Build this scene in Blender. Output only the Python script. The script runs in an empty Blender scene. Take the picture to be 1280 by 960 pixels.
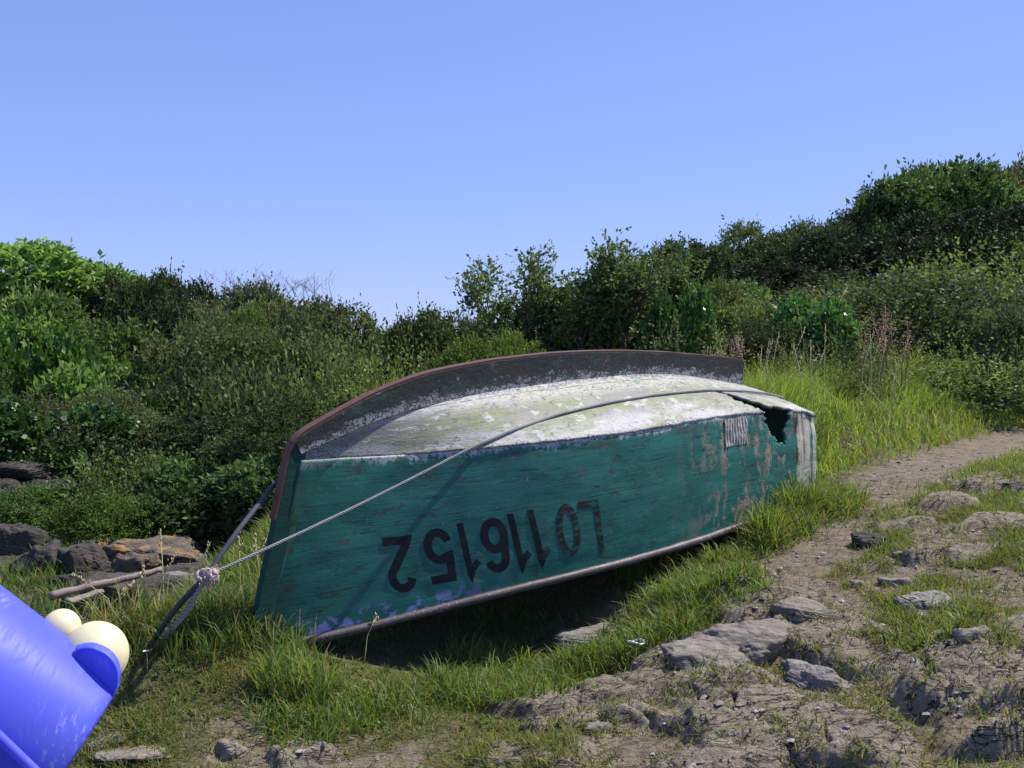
import bpy, bmesh, math, random
import numpy as np
from mathutils import Vector, Matrix
R = np.random.RandomState
sc = bpy.context.scene
col = sc.collection
D2R = math.radians

# ------------------------------------------------------------------ noise
def _h(ix, iy, iz, seed):
    n = (ix.astype(np.int64)*374761393 + iy.astype(np.int64)*668265263 + iz.astype(np.int64)*2147483647 + seed*974711) & 0xFFFFFFFF
    n = ((n ^ (n >> 13))*1274126177) & 0xFFFFFFFF
    n = ((n ^ (n >> 16))*2246822519) & 0xFFFFFFFF
    return ((n ^ (n >> 15)) & 0xFFFFFF)/float(0xFFFFFF)
def vnoise(x, y, z=None, seed=0):
    if z is None: z = np.zeros_like(x)
    x0, y0, z0 = np.floor(x), np.floor(y), np.floor(z)
    fx, fy, fz = x-x0, y-y0, z-z0
    fx, fy, fz = [f*f*f*(f*(f*6-15)+10) for f in (fx, fy, fz)]
    def c(a, b, d): return _h(x0+a, y0+b, z0+d, seed)
    def pl(d):
        return (c(0,0,d)*(1-fx)+c(1,0,d)*fx)*(1-fy)+(c(0,1,d)*(1-fx)+c(1,1,d)*fx)*fy
    r = pl(0)
    if np.any(fz): r = r*(1-fz)+pl(1)*fz
    return r*2-1
def fbm(x, y, z=None, o=4, seed=0, g=.5):
    a, s, t = 1., 0., 0.
    for i in range(o):
        s = s + a*vnoise(x*2**i+i*17.3, y*2**i-i*9.1, None if z is None else z*2**i+i*5.7, seed+i); t += a; a *= g
    return s/t
def ss(a, b, x):
    t = np.clip((x-a)/(b-a), 0, 1); return t*t*(3-2*t)
def gau(x, y, cx, cy, r): return np.exp(-((x-cx)**2+(y-cy)**2)/(2*r*r))

# ------------------------------------------------------------------ camera model (1280 x 960 pixel frame of the photograph)
F = 1300.; EYE = np.array([0, 0, 1.5]); PITCH = math.atan(50/F)
FWD = np.array([0, math.cos(PITCH), -math.sin(PITCH)]); UPV = np.array([0, math.sin(PITCH), math.cos(PITCH)])
def ray(px, py): 
    d = FWD + (px-640)/F*np.array([1., 0, 0]) + (480-py)/F*UPV
    return d
def at(px, py, depth): return EYE + ray(px, py)*depth

# ------------------------------------------------------------------ terrain
PATH = np.array([(.2,3.9),(1.25,5.15),(1.75,5.95),(2.65,7.2),(3.9,8.9),(5.3,10.6),(7.5,13.),(11,17.5)])
def path_d(x, y):
    best = np.full(np.shape(x), 1e9); sg = np.zeros(np.shape(x))
    for a, b in zip(PATH[:-1], PATH[1:]):
        e = b-a; t = np.clip(((x-a[0])*e[0]+(y-a[1])*e[1])/(e@e), 0, 1)
        dx, dy = x-a[0]-t*e[0], y-a[1]-t*e[1]; d = np.hypot(dx, dy)
        s = np.sign(e[0]*dy-e[1]*dx); m = d < best
        best = np.where(m, d, best); sg = np.where(m, s, sg)
    return best*sg          # >0: left of the path
def hbase(x, y):
    x = np.asarray(x, float); y = np.asarray(y, float)
    z = .05 + .11*np.clip(x, 0, 2.6) + .02*np.clip(x, -3, 0) + .03*np.clip(x-2.6, 0, 4)*ss(9, 6, y)
    z = z + .075*(np.clip(y, 1, 7)-3.55)
    z = z - .98*ss(1.0, 3.1, -x)*ss(4.4, 6.2, y)                     # gully down to the cove
    z = z + .20*gau(x, y, -1.45, 4.3, .42) + .10*gau(x, y, 1.7, 6.0, .7) + .06*gau(x, y, -.9, 4.2, .4)
    z = z - .19*gau(x, y, .05, 4.85, .48) + .10*gau(x, y, 1.0, 4.55, .32) - .05*gau(x, y, 1.35, 3.95, .22) + .07*gau(x, y, 1.8, 4.1, .35)
    d = path_d(x, y)
    bank = .6+.07*(y-8)+.12*np.clip(x-2, 0, 30)
    w = ss(.35, 3.2, d)*ss(-3.0, 3.0, x)*ss(5.6, 8.6, y)
    z = z*(1-w) + np.minimum(bank, 6)*w
    z = z + .25*ss(.3, .9, d)*ss(6.4, 7.6, y)*ss(.8, 2, x)*(1-w)
    k = np.clip((-x/np.maximum(y, 1)-.10)/.33, 0, 1)
    hill = np.clip(y-12.5, 0, 18)*.20*(.22+.78*k)*ss(1.5, -1.5, x)
    z = z + hill
    z = z + .06*np.clip(y-30, 0, 200)*ss(-2, 6, x)*ss(60, 30, y)
    z = z - 14*ss(45, 160, np.hypot(x, y))*ss(-60, 10, -y+20)*0
    return z
def gp0(px, py, h=hbase):
    d = ray(px, py); t = np.linspace(1.0, 60, 6000); p = EYE+d*t[:, None]
    i = int(np.argmax(p[:, 2] < h(p[:, 0], p[:, 1]))); return p[i]
POLY = [gp0(*q)[:2] for q in [(690,800),(760,760),(860,705),(930,680),(1010,700),(1090,720),(1070,800),(1130,880),(1060,960),(900,1010),(800,965),(690,905)]]
POLY = np.array(POLY)
def poly_sd(x, y, P):
    x = np.asarray(x, float); y = np.asarray(y, float)
    ins = np.zeros(x.shape, bool); d = np.full(x.shape, 1e9)
    n = len(P)
    for i in range(n):
        a, b = P[i], P[(i+1) % n]; e = b-a
        t = np.clip(((x-a[0])*e[0]+(y-a[1])*e[1])/(e@e), 0, 1)
        d = np.minimum(d, np.hypot(x-a[0]-t*e[0], y-a[1]-t*e[1]))
        c = ((a[1] > y) != (b[1] > y)); xi = a[0]+(y-a[1])/(b[1]-a[1]+1e-12)*e[0]
        ins ^= c & (x < xi)
    return np.where(ins, -d, d)
# bedrock ledges that break the turf: pixel where seen, length, depth, height, run direction, dip
LEDGE = [(770,872,1.25,.42,.075,-.12),(775,826,.55,.26,.06,.05),(960,905,.85,.50,.085,-.5),(905,958,.65,.36,.07,.2),(1065,932,.62,.40,.085,-.6),(665,950,.55,.26,.06,-.2),
 (895,745,.55,.55,.10,.6),(962,755,.50,.42,.07,.4),(1092,828,.34,.30,.055,.2),(1100,884,.36,.22,.05,.1),(1235,612,.8,.30,.07,.25),(1185,634,.5,.24,.06,.3),(1255,655,.6,.28,.07,.25),(1130,655,.34,.2,.05,.3),
 (1215,695,.4,.2,.06,.3),(1255,850,.95,.65,.16,.35),(1165,845,.6,.42,.09,.5),(1240,925,.45,.26,.12,.1),(1040,800,.5,.5,.06,-.7),(840,812,.35,.25,.07,.0),(1150,706,.26,.18,.05,.2),(700,905,.4,.2,.03,-.1),(390,955,.3,.24,.06,.5),(820,900,.7,.3,.05,-.25)]
LEDGE = [(*gp0(a, b)[:2], c*.92, d*.92, e*.62, f) for a, b, c, d, e, f in LEDGE]
def ledges(x, y):
    H = np.zeros(np.shape(x)); Mk = np.zeros(np.shape(x)); wx = .10*fbm(x*2.6, y*2.6, o=4, seed=150); wy = .10*fbm(x*2.6+7, y*2.6, o=4, seed=151)
    for i, (cx, cy_, w, d, h, rz) in enumerate(LEDGE):
        m = (np.abs(x-cx) < 1.2) & (np.abs(y-cy_) < 1.2)
        if not np.any(m): continue
        dx, dy = x[m]-cx+wx[m], y[m]-cy_+wy[m]; u = dx*math.cos(rz)+dy*math.sin(rz); v = -dx*math.sin(rz)+dy*math.cos(rz)
        r = (np.abs(u/(w*.5))**2.4+np.abs(v/(d*.5))**2.4)**(1/2.4)
        lay = fbm(u*1.3+i*3.3, v*9+.35*fbm(u*3, v*3, o=2, seed=160+i), o=4, seed=161+i); q4 = (lay+1)*4.5; terr = (np.floor(q4)+ss(.0, .25, q4-np.floor(q4)))/4.5-1
        ridge = 1-np.abs(fbm(u*1.1+i, v*5.5, o=3, seed=170+i))*2
        e = h*ss(1.05, .72, r)*(.62+.38*np.clip(.5-v/d, 0, 1))+ss(1.05, .8, r)*(h*(.75*terr+.10*lay)+.010*ridge+.012*fbm(u*4, v*26, o=3, seed=190+i))
        crack = np.abs(fbm(u*2.2+i*5, v*2.2, o=3, seed=180+i)); e = e-.03*np.exp(-(crack/.02)**2)*ss(1, .8, r)
        k = ss(1.08, .92, r); H[m] = np.maximum(H[m], e*k) if True else H[m]; Mk[m] = np.maximum(Mk[m], k)
    return H, Mk
def masks(x, y, led=None):
    d = path_d(x, y); n1 = fbm(x*2.2, y*2.2, o=4, seed=3); n2 = fbm(x*7, y*7, o=3, seed=8)
    rockzone = ss(.14, -.12, poly_sd(x, y, POLY)+.16*n1+.06*n2)
    path = ss(.48, .24, np.abs(d+.05)+.16*n1+.07*n2)*ss(4.6, 5.2, y)
    rough = ss(.05, .6, -d)*ss(2.7, 3.4, y)*ss(.9, 1.5, x)            # broken ground right of the path
    rpatch = rough*ss(.14, .36, n1+.35*n2+.02)
    low = ss(4.6, 3.7, y)*(1-rough)
    bare = low*ss(.30, .5, n1+.3*n2-.02)
    cove = ss(2.0, 3.0, -x)*ss(5.4, 6.8, y)*ss(15, 13, y)
    dirt = np.clip(np.maximum.reduce([rockzone, path, rpatch*.9, bare*.8, cove*.85]), 0, 1)
    lk = ledges(np.atleast_1d(x), np.atleast_1d(y))[1] if led is None else led; lk = lk*ss(-.55, -.2, fbm(np.atleast_1d(x)*5, np.atleast_1d(y)*5, o=3, seed=33))
    dirt = np.maximum(dirt, lk*.95)
    rock = np.clip(np.maximum.reduce([lk, rockzone*.9*ss(.12, .36, fbm(x*3.1+5, y*3.1, o=3, seed=21)), rpatch*.5*ss(.05, .3, fbm(x*2.6, y*3.1+9, o=3, seed=22)), cove*.8]), 0, 1)*(1-path*.8*(1-lk))
    return dirt, rock, path
def hfull(x, y):
    x, y = np.asarray(x, float), np.asarray(y, float)
    z = hbase(x, y)
    LH, lm = ledges(x, y)
    dirt, rock, path = masks(x, y, lm); rock = rock*(1-.6*lm)
    z = z + LH
    near = ss(40, 10, np.hypot(x, y))
    z = z + near*(.022*fbm(x*1.7, y*1.7, o=3, seed=30) + .010*fbm(x*9, y*9, o=3, seed=31))
    # bedded rock: ridges across the slope, stepped
    a = .50; u = x*math.cos(a)+y*math.sin(a); v = -x*math.sin(a)+y*math.cos(a)
    st = fbm(u*1.6, v*6.5+.8*fbm(x*2, y*2, o=2, seed=40), o=4, seed=41)
    rid = 1-np.abs(fbm(u*2.2, v*7., o=3, seed=42))*2.2
    tread = np.floor((st+1)*4)/4-1
    z = z + near*rock*(.085*(.5*st+.5*tread)+.012*rid + .006*fbm(x*24, y*24, o=3, seed=43))
    z = z + near*dirt*(.006*fbm(x*30, y*30, o=3, seed=44) + .012*np.clip(fbm(x*11, y*11, o=2, seed=45), 0, 1))
    z = z - path*.03*near
    return z
def gp(px, py): return gp0(px, py, hbase)

# ------------------------------------------------------------------ mesh helpers
def mesh_np(name, v, loops, starts, mats, smooth=True, cols=None, uvs=None, attrs=None, midx=None):
    me = bpy.data.meshes.new(name)
    v = np.asarray(v, np.float32); loops = np.asarray(loops, np.int32); starts = np.asarray(starts, np.int32)
    me.vertices.add(len(v)); me.vertices.foreach_set('co', v.ravel())
    me.loops.add(len(loops)); me.loops.foreach_set('vertex_index', loops)
    me.polygons.add(len(starts)); me.polygons.foreach_set('loop_start', starts)
    for m in (mats if isinstance(mats, (list, tuple)) else [mats]): me.materials.append(m)
    if midx is not None: me.polygons.foreach_set('material_index', np.asarray(midx, np.int32))
    me.update(calc_edges=True)
    me.polygons.foreach_set('use_smooth', np.full(len(starts), smooth, bool))
    if cols is not None:
        a = me.attributes.new('col', 'FLOAT_COLOR', 'POINT'); a.data.foreach_set('color', np.asarray(cols, np.float32).ravel())
    for k, w in (attrs or {}).items():
        a = me.attributes.new(k, 'FLOAT', 'POINT'); a.data.foreach_set('value', np.asarray(w, np.float32).ravel())
    if uvs is not None:
        l = me.uv_layers.new(name='UVMap'); l.data.foreach_set('uv', np.asarray(uvs, np.float32)[loops].ravel())
    return me
def obj(name, me, parent=None, **props):
    o = bpy.data.objects.new(name, me); col.objects.link(o)
    if parent is not None: o.parent = parent
    for k, v in props.items(): o[k] = v
    return o
def thing(name, label, cat, loc=(0, 0, 0), rz=0, group=None):
    o = bpy.data.objects.new(name, None); col.objects.link(o); o.location = loc; o.rotation_euler = (0, 0, rz)
    o.empty_display_size = .1
    o['label'] = label; o['category'] = cat
    if group: o['group'] = group
    return o
def grid_mesh(name, P, mat, uv=None, keep=None, flip=False, smooth=True, cols=None):
    n, m = P.shape[:2]
    idx = np.arange(n*m).reshape(n, m)
    q = np.stack([idx[:-1, :-1], idx[1:, :-1], idx[1:, 1:], idx[:-1, 1:]], -1)
    if flip: q = q[..., ::-1]
    q = q[keep] if keep is not None else q.reshape(-1, 4)
    return mesh_np(name, P.reshape(-1, 3), q.ravel(), np.arange(len(q))*4, mat, smooth, uvs=None if uv is None else uv.reshape(-1, 2))
class Geo:
    def __init__(s): s.v = []; s.f = []; s.n = 0
    def add(s, v, f):
        s.v.append(np.asarray(v, float)); s.f += [tuple(int(i)+s.n for i in q) for q in f]; s.n += len(v)
    def tube(s, pts, rad, k=8, cap=True):
        pts = np.asarray(pts, float); n = len(pts); rad = np.broadcast_to(rad, (n,))
        t = np.gradient(pts, axis=0); t /= np.linalg.norm(t, axis=1)[:, None]+1e-12
        ref = np.array([0, 0, 1.]) if abs(t[0][2]) < .9 else np.array([1., 0, 0])
        vs = []; a = np.arange(k)*2*math.pi/k
        u = np.cross(t[0], ref); u /= np.linalg.norm(u)
        for i in range(n):
            u = u-t[i]*(u@t[i]); u /= np.linalg.norm(u)+1e-12; w = np.cross(t[i], u)
            vs.append(pts[i]+rad[i]*(np.cos(a)[:, None]*u+np.sin(a)[:, None]*w))
        f = [(i*k+j, i*k+(j+1) % k, (i+1)*k+(j+1) % k, (i+1)*k+j) for i in range(n-1) for j in range(k)]
        if cap: f += [tuple(range(k))[::-1], tuple((n-1)*k+j for j in range(k))]
        s.add(np.concatenate(vs), f)
    def mesh(s, name, mats, smooth=True):
        lp = [i for q in s.f for i in q]; st = np.cumsum([0]+[len(q) for q in s.f[:-1]])
        return mesh_np(name, np.concatenate(s.v), lp, st, mats, smooth)

# ------------------------------------------------------------------ materials
class NT:
    def __init__(s, name, rough=.8, spec=.3):
        s.m = bpy.data.materials.new(name); s.m.use_nodes = True; s.t = s.m.node_tree
        s.b = s.t.nodes['Principled BSDF']; s.out = s.t.nodes['Material Output']
        s.b.inputs['Roughness'].default_value = rough; s.b.inputs['Specular IOR Level'].default_value = spec
    def n(s, ty, **kw):
        q = s.t.nodes.new(ty)
        for k, v in kw.items(): setattr(q, k, v)
        return q
    def L(s, a, b): s.t.links.new(a, b)
    def put(s, sock, v):
        if isinstance(v, bpy.types.NodeSocket): s.L(v, sock)
        elif v is not None:
            if hasattr(sock.default_value, '__len__') and not hasattr(v, '__len__'): v = (v, v, v)
            if hasattr(sock.default_value, '__len__') and len(sock.default_value) == 4 and len(v) == 3: v = (*v, 1)
            sock.default_value = v
    def coord(s, k='Object'): return s.n('ShaderNodeTexCoord').outputs[k]
    def attr(s, k, out='Fac'): return s.n('ShaderNodeAttribute', attribute_name=k).outputs[out]
    def map(s, v, scale=(1, 1, 1), rot=(0, 0, 0), loc=(0, 0, 0)):
        q = s.n('ShaderNodeMapping'); s.L(v, q.inputs[0]); q.inputs['Scale'].default_value = scale; q.inputs['Rotation'].default_value = rot; q.inputs['Location'].default_value = loc
        return q.outputs[0]
    def noise(s, v, scale=5, det=5, rough=.55, dist=0):
        q = s.n('ShaderNodeTexNoise'); s.L(v, q.inputs['Vector']); q.inputs['Scale'].default_value = scale; q.inputs['Detail'].default_value = det; q.inputs['Roughness'].default_value = rough; q.inputs['Distortion'].default_value = dist
        return q.outputs[0]
    def vor(s, v, scale=5, feat='F1', out='Distance'):
        q = s.n('ShaderNodeTexVoronoi', feature=feat); s.L(v, q.inputs['Vector']); q.inputs['Scale'].default_value = scale
        return q.outputs[out]
    def ramp(s, f, a, b, lo=0., hi=1.):          # smooth remap
        q = s.n('ShaderNodeMapRange', interpolation_type='SMOOTHSTEP'); s.L(f, q.inputs[0])
        q.inputs[1].default_value = a; q.inputs[2].default_value = b; q.inputs[3].default_value = lo; q.inputs[4].default_value = hi
        if a > b: q.inputs[1].default_value, q.inputs[2].default_value, q.inputs[3].default_value, q.inputs[4].default_value = b, a, hi, lo
        return q.outputs[0]
    def math(s, op, a, b=None):
        q = s.n('ShaderNodeMath', operation=op); s.put(q.inputs[0], a); s.put(q.inputs[1], b) if b is not None else None
        return q.outputs[0]
    def mul(s, a, b): return s.math('MULTIPLY', a, b)
    def mix(s, f, a, b, mode='MIX'):
        q = s.n('ShaderNodeMix', data_type='RGBA', blend_type=mode); s.put(q.inputs[0], f); s.put(q.inputs[6], a); s.put(q.inputs[7], b)
        return q.outputs[2]
    def sep(s, v): q = s.n('ShaderNodeSeparateXYZ'); s.L(v, q.inputs[0]); return q.outputs
    def color(s, c): s.put(s.b.inputs['Base Color'], c)
    def bump(s, h, strength=.5, dist=.01):
        q = s.n('ShaderNodeBump'); s.L(h, q.inputs['Height']); q.inputs['Strength'].default_value = strength; q.inputs['Distance'].default_value = dist
        s.L(q.outputs[0], s.b.inputs['Normal'])

def leaf_mat(name, tr=.4, rough=.5, spec=.35, boost=(1.05, 1.08, .72)):
    t = NT(name, rough, spec)
    oi = t.n('ShaderNodeObjectInfo')
    c = t.mix(1., t.attr('col', 'Color'), oi.outputs['Color'], 'MULTIPLY')
    t.color(c)
    tl = t.n('ShaderNodeBsdfTranslucent'); t.L(t.mix(1., c, boost, 'MULTIPLY'), tl.inputs[0])
    mx = t.n('ShaderNodeMixShader'); mx.inputs[0].default_value = tr
    t.L(t.b.outputs[0], mx.inputs[1]); t.L(tl.outputs[0], mx.inputs[2]); t.L(mx.outputs[0], t.out.inputs[0])
    return t.m
M = {}
M['leaf'] = leaf_mat('leaf', .36, .6, .2)
M['leaf_gloss'] = leaf_mat('glossy_leaf', .3, .42, .4)
M['grass'] = leaf_mat('grass_blade', .45, .5, .35, (1.1, 1.15, .5))

t = NT('bark', .85, .2); co = t.coord()
t.color(t.mix(t.noise(t.map(co, (12, 12, 3)), 4), (.05, .04, .03), (.17, .14, .11))); M['bark'] = t.m

# ground
t = NT('ground_soil', .92, .15); co = t.coord()
n1 = t.noise(co, 2.3, 6, .6); n2 = t.noise(co, 14, 6, .65); n3 = t.noise(co, 70, 4, .7)
soil = t.mix(n2, (.070, .066, .032), (.15, .135, .072))
soil = t.mix(t.ramp(n1, .35, .7), soil, t.mix(n2, (.065, .085, .022), (.14, .15, .05)))
soil = t.mix(t.ramp(t.noise(co, 4.1, 4), .60, .75), soil, (.20, .10, .05))
dirt = t.mix(n2, (.135, .104, .073), (.28, .222, .16)); dirt = t.mix(t.ramp(n3, .5, .75, 0, .6), dirt, (.33, .285, .25))
dirt = t.mix(t.ramp(n3, .46, .30, 0, .7), dirt, (.07, .055, .045))
mp = t.map(co, (1.6, 7, 6), (0, 0, .5)); nr = t.noise(mp, 2.5, 7, .62, .5); nr2 = t.noise(mp, 9, 5, .6); n4 = t.noise(co, 190, 4, .7)
rock = t.mix(nr, (.12, .101, .073), (.35, .303, .228)); rock = t.mix(t.ramp(nr2, .42, .30, 0, .85), rock, (.045, .04, .035))
rock = t.mix(t.ramp(t.noise(co, 6, 5), .55, .7, 0, .6), rock, (.25, .205, .15))
rock = t.mix(t.ramp(n3, .62, .72, 0, .7), rock, (.55, .53, .50))
ck = t.math('ABSOLUTE', t.math('SUBTRACT', t.noise(t.map(co, (1.4, 4.2, 4), (0, 0, .45)), 2.0, 6, .62, .7), .5)); rock = t.mix(t.ramp(ck, .012, .003), rock, (.022, .019, .016))
ck2 = t.math('ABSOLUTE', t.math('SUBTRACT', t.noise(t.map(co, (3, 1.5, 3), (0, 0, .3)), 2.4, 5, .6, .5), .5)); rock = t.mix(t.ramp(ck2, .007, .002), rock, (.03, .026, .02))
c = t.mix(t.attr('dirt'), soil, dirt); c = t.mix(t.attr('rock'), c, rock)
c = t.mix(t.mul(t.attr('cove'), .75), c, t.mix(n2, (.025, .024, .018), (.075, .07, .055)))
far = t.attr('far'); c = t.mix(t.ramp(n4, .60, .72, 0, .5), c, (.42, .37, .31)); c = t.mix(t.ramp(n4, .40, .28, 0, .55), c, (.03, .025, .02)); c = t.mix(far, c, t.mix(n1, (.03, .045, .014), (.07, .09, .03)))
t.color(c)
hb = t.math('ADD', t.math('ADD', t.math('ADD', t.mul(n4, .16), t.mul(n2, .7)), t.mul(t.ramp(ck, .0, .02), .4)), t.math('ADD', t.mul(n3, .35), t.mul(nr2, .6))); t.bump(hb, 1.0, .028); M['ground'] = t.m

def rock_mat(name, lo, hi, spot, lichen=None, strata=8, rot=.4, dark=.5, wh=.3):
    t = NT(name, .85, .25); co = t.coord()
    mp = t.map(co, (1.2, 1.6, strata), (rot, .25, 0)); a = t.noise(mp, 2.6, 8, .62, .6); b = t.noise(mp, 9, 6, .65, .3); f = t.noise(co, 38, 5, .7)
    c = t.mix(a, lo, hi); c = t.mix(t.ramp(b, .46, .30, 0, dark+.3), c, tuple(.22*q for q in lo))
    c = t.mix(t.ramp(t.noise(co, 5, 5), .52, .68, 0, .7), c, spot)
    c = t.mix(t.ramp(f, .58, .72, 0, wh), c, (.62, .60, .56)); c = t.mix(t.ramp(f, .42, .28, 0, .6), c, tuple(.3*q for q in lo))
    if lichen:
        up = t.sep(t.n('ShaderNodeNewGeometry').outputs['Normal'])[2]
        l = t.mul(t.ramp(t.noise(co, 7, 6, .65), .47, .6), t.ramp(up, .1, .6))
        c = t.mix(l, c, lichen)
    t.color(c); t.bump(t.math('ADD', t.mul(b, .8), t.mul(f, .35)), .9, .025); return t.m
M['rock_tan'] = rock_mat('tan_schist', (.125, .108, .088), (.31, .272, .222), (.25, .21, .155))
M['rock_grey'] = rock_mat('grey_gneiss', (.125, .114, .10), (.30, .278, .248), (.22, .19, .155), strata=10, rot=.9)
M['rock_pale'] = rock_mat('pale_quartz_rock', (.20, .185, .165), (.46, .435, .41), (.22, .19, .15), strata=3, wh=.9)
M['rock_dark'] = rock_mat('dark_shore_rock', (.028, .025, .022), (.105, .092, .078), (.075, .062, .05), None, 5, .3)
M['cliff'] = rock_mat('shaded_cliff_rock', (.018, .016, .014), (.075, .066, .056), (.05, .042, .034), None, 5, .3)  # shore rock colour lowered, so the overhang's shade is painted in
M['rock_orange'] = rock_mat('lichened_shore_rock', (.05, .043, .036), (.155, .132, .108), (.15, .105, .06), (.28, .16, .06), 6, .2)

# hull side paint
t = NT('green_hull_paint', .55, .35); uv = t.coord('UV'); x, y, _ = t.sep(uv)
g1 = t.noise(t.map(uv, (1.2, 2.5, 1)), 3, 6, .6); gr = t.noise(t.map(uv, (1.3, 22, 1)), 3, 6, .7, .4); vs = t.noise(t.map(uv, (7, 1.3, 1)), 1.6, 5, .6)
fine = t.noise(uv, 55, 5, .7); blot = t.noise(uv, 5.5, 6, .62, .3)
c = t.mix(g1, (.004, .064, .050), (.034, .215, .165))
c = t.mix(t.ramp(blot, .55, .75, 0, .5), c, (.03, .13, .055))
c = t.mix(t.mul(t.ramp(gr, .46, .35, 0, .75), t.ramp(blot, .40, .56)), c, (.005, .030, .024))
scuff = t.mul(t.ramp(t.noise(t.map(uv, (1.6, 3.4, 1)), 7, 7, .72, .6), .56, .62), t.ramp(t.noise(uv, 2.2, 4), .36, .52)); c = t.mix(t.mul(scuff, .85), c, t.mix(fine, (.010, .022, .018), (.10, .09, .07)))
pl = t.math('ABSOLUTE', t.math('SUBTRACT', t.math('FRACT', t.math('ADD', t.mul(y, 4.6), t.mul(g1, .12))), .5)); c = t.mix(t.mul(t.ramp(pl, .014, .004, 0, .5), t.ramp(blot, .46, .58)), c, (.006, .024, .02))
c = t.mix(t.ramp(fine, .40, .30, 0, .55), c, (.005, .03, .03))
worn = t.mul(t.ramp(x, 1.85, 2.6), t.ramp(t.math('ADD', t.mul(vs, .45), t.mul(t.noise(t.map(uv, (2.2, 1.2, 1)), 5, 8, .72, .6), .65)), .555, .61))
wood = t.mix(gr, (.16, .122, .098), (.42, .335, .275)); wood = t.mix(t.ramp(t.noise(uv, 4, 4), .45, .6, 0, .6), wood, (.10, .085, .075))
c = t.mix(worn, c, wood)
c = t.mix(t.mul(t.ramp(fine, .60, .68, 0, .8), t.ramp(blot, .47, .55)), c, (.26, .24, .19))
post = t.mul(t.ramp(x, 3.12, 3.17), t.ramp(t.noise(t.map(uv, (22, 1.1, 1)), 1, 5, .6), .42, .52)); c = t.mix(post, c, t.mix(fine, (.34, .33, .24), (.62, .60, .48)))
dk = t.mul(t.ramp(x, 3.10, 3.13), t.ramp(x, 3.19, 3.15)); c = t.mix(t.mul(dk, t.ramp(t.noise(t.map(uv, (9, 3, 1)), 2, 4), .44, .56)), c, (.03, .025, .02))
bowd = t.ramp(x, .20, -.05, 0, .8); c = t.mix(t.mul(bowd, t.ramp(blot, .40, .55)), c, (.035, .045, .03))
edge = t.math('ADD', y, t.mul(t.math('SUBTRACT', fine, .5), .10)); edge = t.math('ADD', edge, t.mul(t.math('SUBTRACT', blot, .5), .10))
edge2 = t.math('ADD', edge, t.mul(t.math('SUBTRACT', t.noise(t.map(uv, (9, 2.5, 1)), 4, 6, .75), .5), .13)); wl = t.mul(t.mul(t.ramp(edge2, .030, .012), t.ramp(fine, .36, .50)), t.mul(t.ramp(x, 3.2, 2.6, .35, 1), t.ramp(x, .15, .6, .35, 1))); c = t.mix(wl, c, t.mix(fine, (.25, .25, .28), (.60, .58, .60)))
blackl = t.mul(t.ramp(edge, .030, .055), t.ramp(edge, .095, .06)); c = t.mix(t.mul(blackl, t.ramp(blot, .5, .6, 0, .8)), c, (.05, .05, .055))
lowb = t.mul(t.mul(t.ramp(y, .60, .66), t.ramp(x, 1.1, .5)), t.ramp(t.noise(uv, 16, 5), .5, .58)); c = t.mix(lowb, c, (.22, .24, .50))
crk = t.math('ABSOLUTE', t.math('SUBTRACT', t.noise(t.map(uv, (1.0, 3.4, 1)), 2.3, 8, .72, .9), .5)); c = t.mix(t.mul(t.ramp(crk, .010, .002), t.ramp(t.noise(uv, 3.1, 4), .50, .60)), c, (.006, .016, .016))
t.color(c); t.bump(t.math('ADD', t.mul(gr, .5), t.math('ADD', t.mul(fine, .35), t.mul(worn, -.4))), .5, .006)
t.put(t.b.inputs['Roughness'], t.ramp(worn, 0, 1, .5, .9)); M['hull'] = t.m

# whitewashed bottom
t = NT('whitewashed_bottom', .62, .35); uv = t.coord('UV'); x, y, _ = t.sep(uv)      # y = 0 at keel, .55 at chine
big = t.noise(t.map(uv, (1, 2.2, 1)), 2.4, 6, .6, .3); med = t.noise(uv, 9, 6, .65, .3); fine = t.noise(uv, 60, 5, .75); gr = t.noise(t.map(uv, (1.2, 16, 1)), 3, 6, .65, .4)
c = t.mix(med, (.14, .137, .12), (.30, .288, .255))
c = t.mix(t.ramp(big, .42, .56, 0, .9), c, t.mix(med, (.12, .16, .065), (.28, .30, .165)))
c = t.mix(t.ramp(t.noise(uv, 4, 5), .55, .7, 0, .6), c, (.29, .235, .19))
c = t.mix(t.ramp(gr, .40, .31, 0, .6), c, (.17, .15, .13))
c = t.mix(t.ramp(fine, .44, .30, 0, .6), c, (.13, .125, .11))
c = t.mix(t.ramp(t.noise(t.map(uv, (1, 1.6, 1)), 7, 8, .75, .8), .56, .66, 0, .65), c, (.12, .12, .10))
wh = t.mul(t.ramp(t.math('ADD', y, t.mul(med, .12)), .40, .54), t.ramp(fine, .35, .5)); c = t.mix(t.mul(t.mul(wh, .75), t.ramp(big, .62, .42, .25, 1)), c, (.46, .45, .45))
wh2 = t.mul(t.ramp(t.math('ADD', y, t.mul(med, .1)), .30, .19), t.ramp(fine, .40, .5)); c = t.mix(t.mul(wh2, .6), c, (.52, .51, .51))
kb = t.ramp(t.math('ADD', y, t.mul(t.math('SUBTRACT', med, .5), .22)), .085, .045); kb = t.math('MAXIMUM', kb, t.ramp(t.math('ADD', x, t.mul(t.math('SUBTRACT', med, .5), .7)), .36, .05))
spk = t.mix(t.ramp(fine, .40, .62), (.03, .03, .036), (.42, .42, .45)); c = t.mix(kb, c, spk)
crk = t.math('ABSOLUTE', t.math('SUBTRACT', t.noise(t.map(uv, (.8, 3.6, 1)), 2.6, 8, .7, .8), .5)); c = t.mix(t.mul(t.ramp(crk, .008, .002), t.ramp(big, .50, .58)), c, (.05, .04, .032))
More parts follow.
